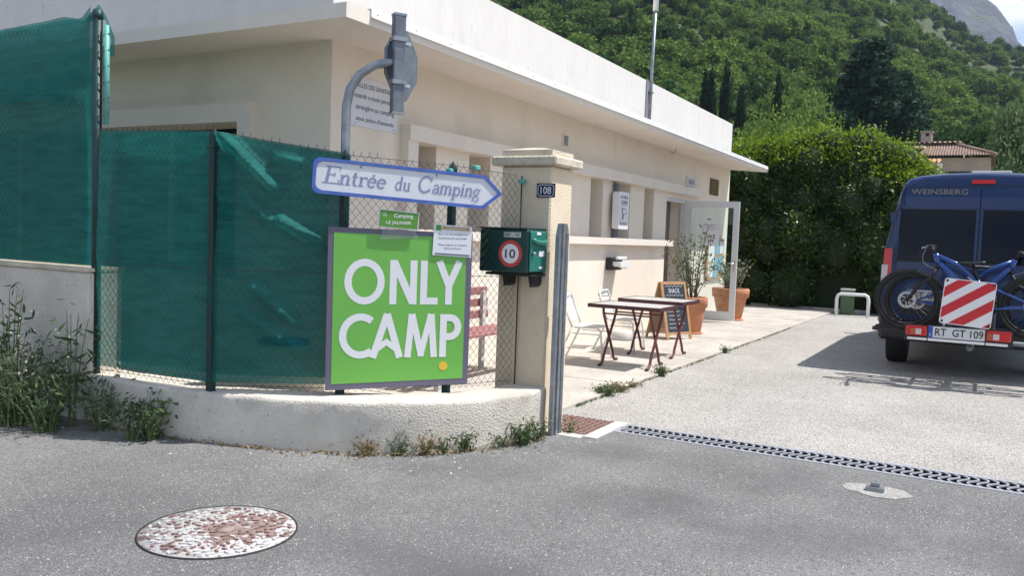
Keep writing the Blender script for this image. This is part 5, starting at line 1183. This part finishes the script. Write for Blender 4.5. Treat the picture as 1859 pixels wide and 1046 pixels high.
# bicycles (local x = rearward of the bike, seen from its left side)
def bicycle(label, loc, rz):
    t = thing('mountain_bicycle', label, 'bicycle', loc, rz, 'bicycles on the rack')
    fx, rx_, ax, R = -.615, .535, .885, .325
    for u, nm in ((fx, 'front_wheel'), (rx_, 'rear_wheel')):
        tyre = MB(); ring = [(u+(R-.027)*cos(2*pi*i/40), 0, ax+(R-.027)*sin(2*pi*i/40)) for i in range(40)]; tyre.tube(ring, .025, 10, closed=True)
        for i in range(72):
            a_ = 2*pi*i/72
            for q in (-.016, .016): c_ = Vector((u+(R+.001)*cos(a_), q, ax+(R+.001)*sin(a_))); tyre.box(c_.x-.007, c_.x+.007, c_.y-.006, c_.y+.006, c_.z-.006, c_.z+.006)
        wo_ = tyre.build(nm, M['rubber'], t)
        ri = MB(); ri.tube([(u+(R-.062)*cos(2*pi*i/40), 0, ax+(R-.062)*sin(2*pi*i/40)) for i in range(40)], .013, 6, closed=True); ri.build('rim', M['black'], wo_)
        spk = MB()
        for i in range(28): a_ = 2*pi*i/28; a2 = a_+(.35 if i % 2 else -.35); spk.tube([(u+.022*cos(a2), .03*(1 if i % 4 < 2 else -1), ax+.022*sin(a2)), (u+(R-.065)*cos(a_), 0, ax+(R-.065)*sin(a_))], .0009, 3, cap=False)
        tag(spk.build('spokes', M['spoke'], wo_), kind='stuff')
        MB().lathe([(.022, -.05), (.022, .05)], 12, (u, 0, ax), 'y').build('hub', M['black'], wo_)
        dsc = MB(); seg = 24
        for i in range(seg):
            a0_, a1_ = 2*pi*i/seg, 2*pi*(i+.72)/seg
            for (r0_, r1_) in ((.062, .090),): dsc.add([(u+r*cos(a_), yv, ax+r*sin(a_)) for yv in (-.060, -.057) for a_, r in ((a0_, r0_), (a0_+.1, r1_), (a1_+.1, r1_), (a1_, r0_))], [(0, 1, 2, 3), (7, 6, 5, 4), (0, 4, 5, 1), (2, 6, 7, 3), (1, 5, 6, 2), (3, 7, 4, 0)])
        for i in range(6): a_ = 2*pi*i/6; dsc.tube([(u+.02*cos(a_), -.058, ax+.02*sin(a_)), (u+.065*cos(a_+.5), -.058, ax+.065*sin(a_+.5))], .005, 4)
        dsc.build('brake_disc', M['chrome'], wo_)
    H0, H1 = Vector((-.375, 0, 1.385)), Vector((-.335, 0, 1.275)); BB = Vector((.13, 0, .83)); ST = Vector((.03, 0, 1.13))
    fm_ = MB()
    fm_.tube([H0, H1], .030, 12); fm_.tube([H0+Vector((.01, 0, -.02)), (-.15, 0, 1.275), tuple(ST+Vector((-.01, 0, -.02)))], [.026, .022, .020], 10)
    fm_.tube([H1+Vector((0, 0, .02)), (-.10, 0, 1.04), tuple(BB)], [.034, .038, .036], 12); fm_.tube([BB, ST], .021, 10)
    for q in (-1, 1):
        fm_.tube([(ST.x+.005, q*.012, ST.z-.03), (.30, q*.05, 1.0), (rx_, q*.065, ax+.01)], [.014, .012, .010], 8); fm_.tube([(BB.x, q*.03, BB.z), (.32, q*.055, .86), (rx_, q*.065, ax)], [.016, .014, .012], 8)
    fm_.build('frame', M['bike_blue'], t)
    fk = MB(); fk.tube([H1, H1+Vector((-.02, 0, -.05))], .026, 8); cr = H1+Vector((-.022, 0, -.055))
    for q in (-1, 1): fk.tube([(cr.x, 0, cr.z), (cr.x-.008, q*.06, cr.z-.015), (cr.x-.05, q*.065, cr.z-.10), (-.50, q*.065, 1.07), (fx+.01, q*.065, ax)], [.02, .021, .019, .024, .016], 8)
    fk.build('fork', M['black'], t)
    sm2 = MB(); sm2.tube([(-.385, 0, 1.39), (-.40, 0, 1.43), (-.45, 0, 1.44)], .02, 8); sm2.build('stem', M['black'], t)
    hb = MB(); hb.tube([(-.41, -.34, 1.455), (-.43, -.18, 1.455), (-.45, -.05, 1.44), (-.45, .05, 1.44), (-.43, .18, 1.455), (-.41, .34, 1.455)], .0155, 8); hbo = hb.build('handlebar', M['black'], t)
    for q in (-1, 1):
        MB().tube([(-.412, q*.22, 1.455), (-.408, q*.35, 1.455)], .021, 8).build('grip', M['rubber'], hbo); MB().tube([(-.435, q*.19, 1.455), (-.49, q*.21, 1.44), (-.485, q*.30, 1.435)], .007, 5).build('brake_lever', M['alu'], hbo); MB().bbox(-.46, -.40, q*.16-.03, q*.16+.03, 1.42, 1.475, .008).build('shifter', M['black'], hbo)
    MB().tube(quadbez((-.47, -.18, 1.44), (-.62, -.12, 1.30), (-.36, -.05, 1.20), 10), .0028, 4).build('brake_hose', M['black'], t); MB().tube(quadbez((-.47, .18, 1.44), (-.58, .10, 1.25), (-.33, .05, 1.22), 10), .0028, 4).build('brake_hose', M['alu'], t)
    sp2 = MB(); sp2.tube([tuple(ST), (-.025, 0, 1.29)], .0155, 8); sp2.build('seat_post', M['black'], t)
    sd2 = MB(); rws = [(-.17, .018, 1.300), (-.09, .024, 1.304), (-.01, .045, 1.306), (.06, .070, 1.318), (.09, .060, 1.322)]
    vv = []
    for x_, w_, z_ in rws: vv += [(x_, -w_, z_-.02), (x_, -w_*.75, z_), (x_, 0, z_+.006), (x_, w_*.75, z_), (x_, w_, z_-.02), (x_, 0, z_-.028)]
    sd2.add(vv, [(i*6+q, i*6+(q+1) % 6, (i+1)*6+(q+1) % 6, (i+1)*6+q) for i in range(4) for q in range(6)] + [tuple(range(6))[::-1], tuple(24+q for q in range(6))], True); sd2.build('saddle', M['black'], t)
    ck_ = MB(); ck_.lathe([(.085, .030), (.085, .036), (.05, .036)], 28, (BB.x, 0, BB.z), 'y'); ck_.tube([(BB.x, -.055, BB.z), (BB.x-.12, -.06, BB.z-.11)], .011, 6); ck_.tube([(BB.x, .055, BB.z), (BB.x+.12, .06, BB.z+.11)], .011, 6); ck_.build('crankset', M['black'], t)
    for q in (-1, 1): MB().bbox(BB.x+q*.12-.045, BB.x+q*.12+.045, q*.11-.04, q*.11+.04, BB.z+q*.11-.01, BB.z+q*.11+.01, .004).build('pedal', M['black'], t)
    ss = MB(); ss.tube([(ST.x+.02, 0, 1.06), (-.06, 0, 1.16)], .016, 8); ss.build('rear_shock', M['alu'], t)
    return t
bicycle('blue mountain bicycle nearest the camera with its front wheel to the left', (9.95, .11, .005), -90)
bicycle('blue mountain bicycle between the van and the other bicycle, front wheel to the right', (10.33, .13, -.03), 90)

# ------------------------------------------------------------------ thin summer haze over the valley
hm = bpy.data.materials.new('valley_haze'); hm.use_nodes = True; hn_, hl_ = hm.node_tree.nodes, hm.node_tree.links
hn_.remove(hn_['Principled BSDF']); pv = hn_.new('ShaderNodeVolumePrincipled'); pv.inputs['Color'].default_value = (.62, .76, 1, 1); pv.inputs['Density'].default_value = .00016; pv.inputs['Anisotropy'].default_value = .2
hl_.new(pv.outputs['Volume'], hn_['Material Output'].inputs['Volume'])
tag(MB().box(-1505, 1505, -1505, 1505, -1.3, 345).build('haze', hm), kind='stuff')
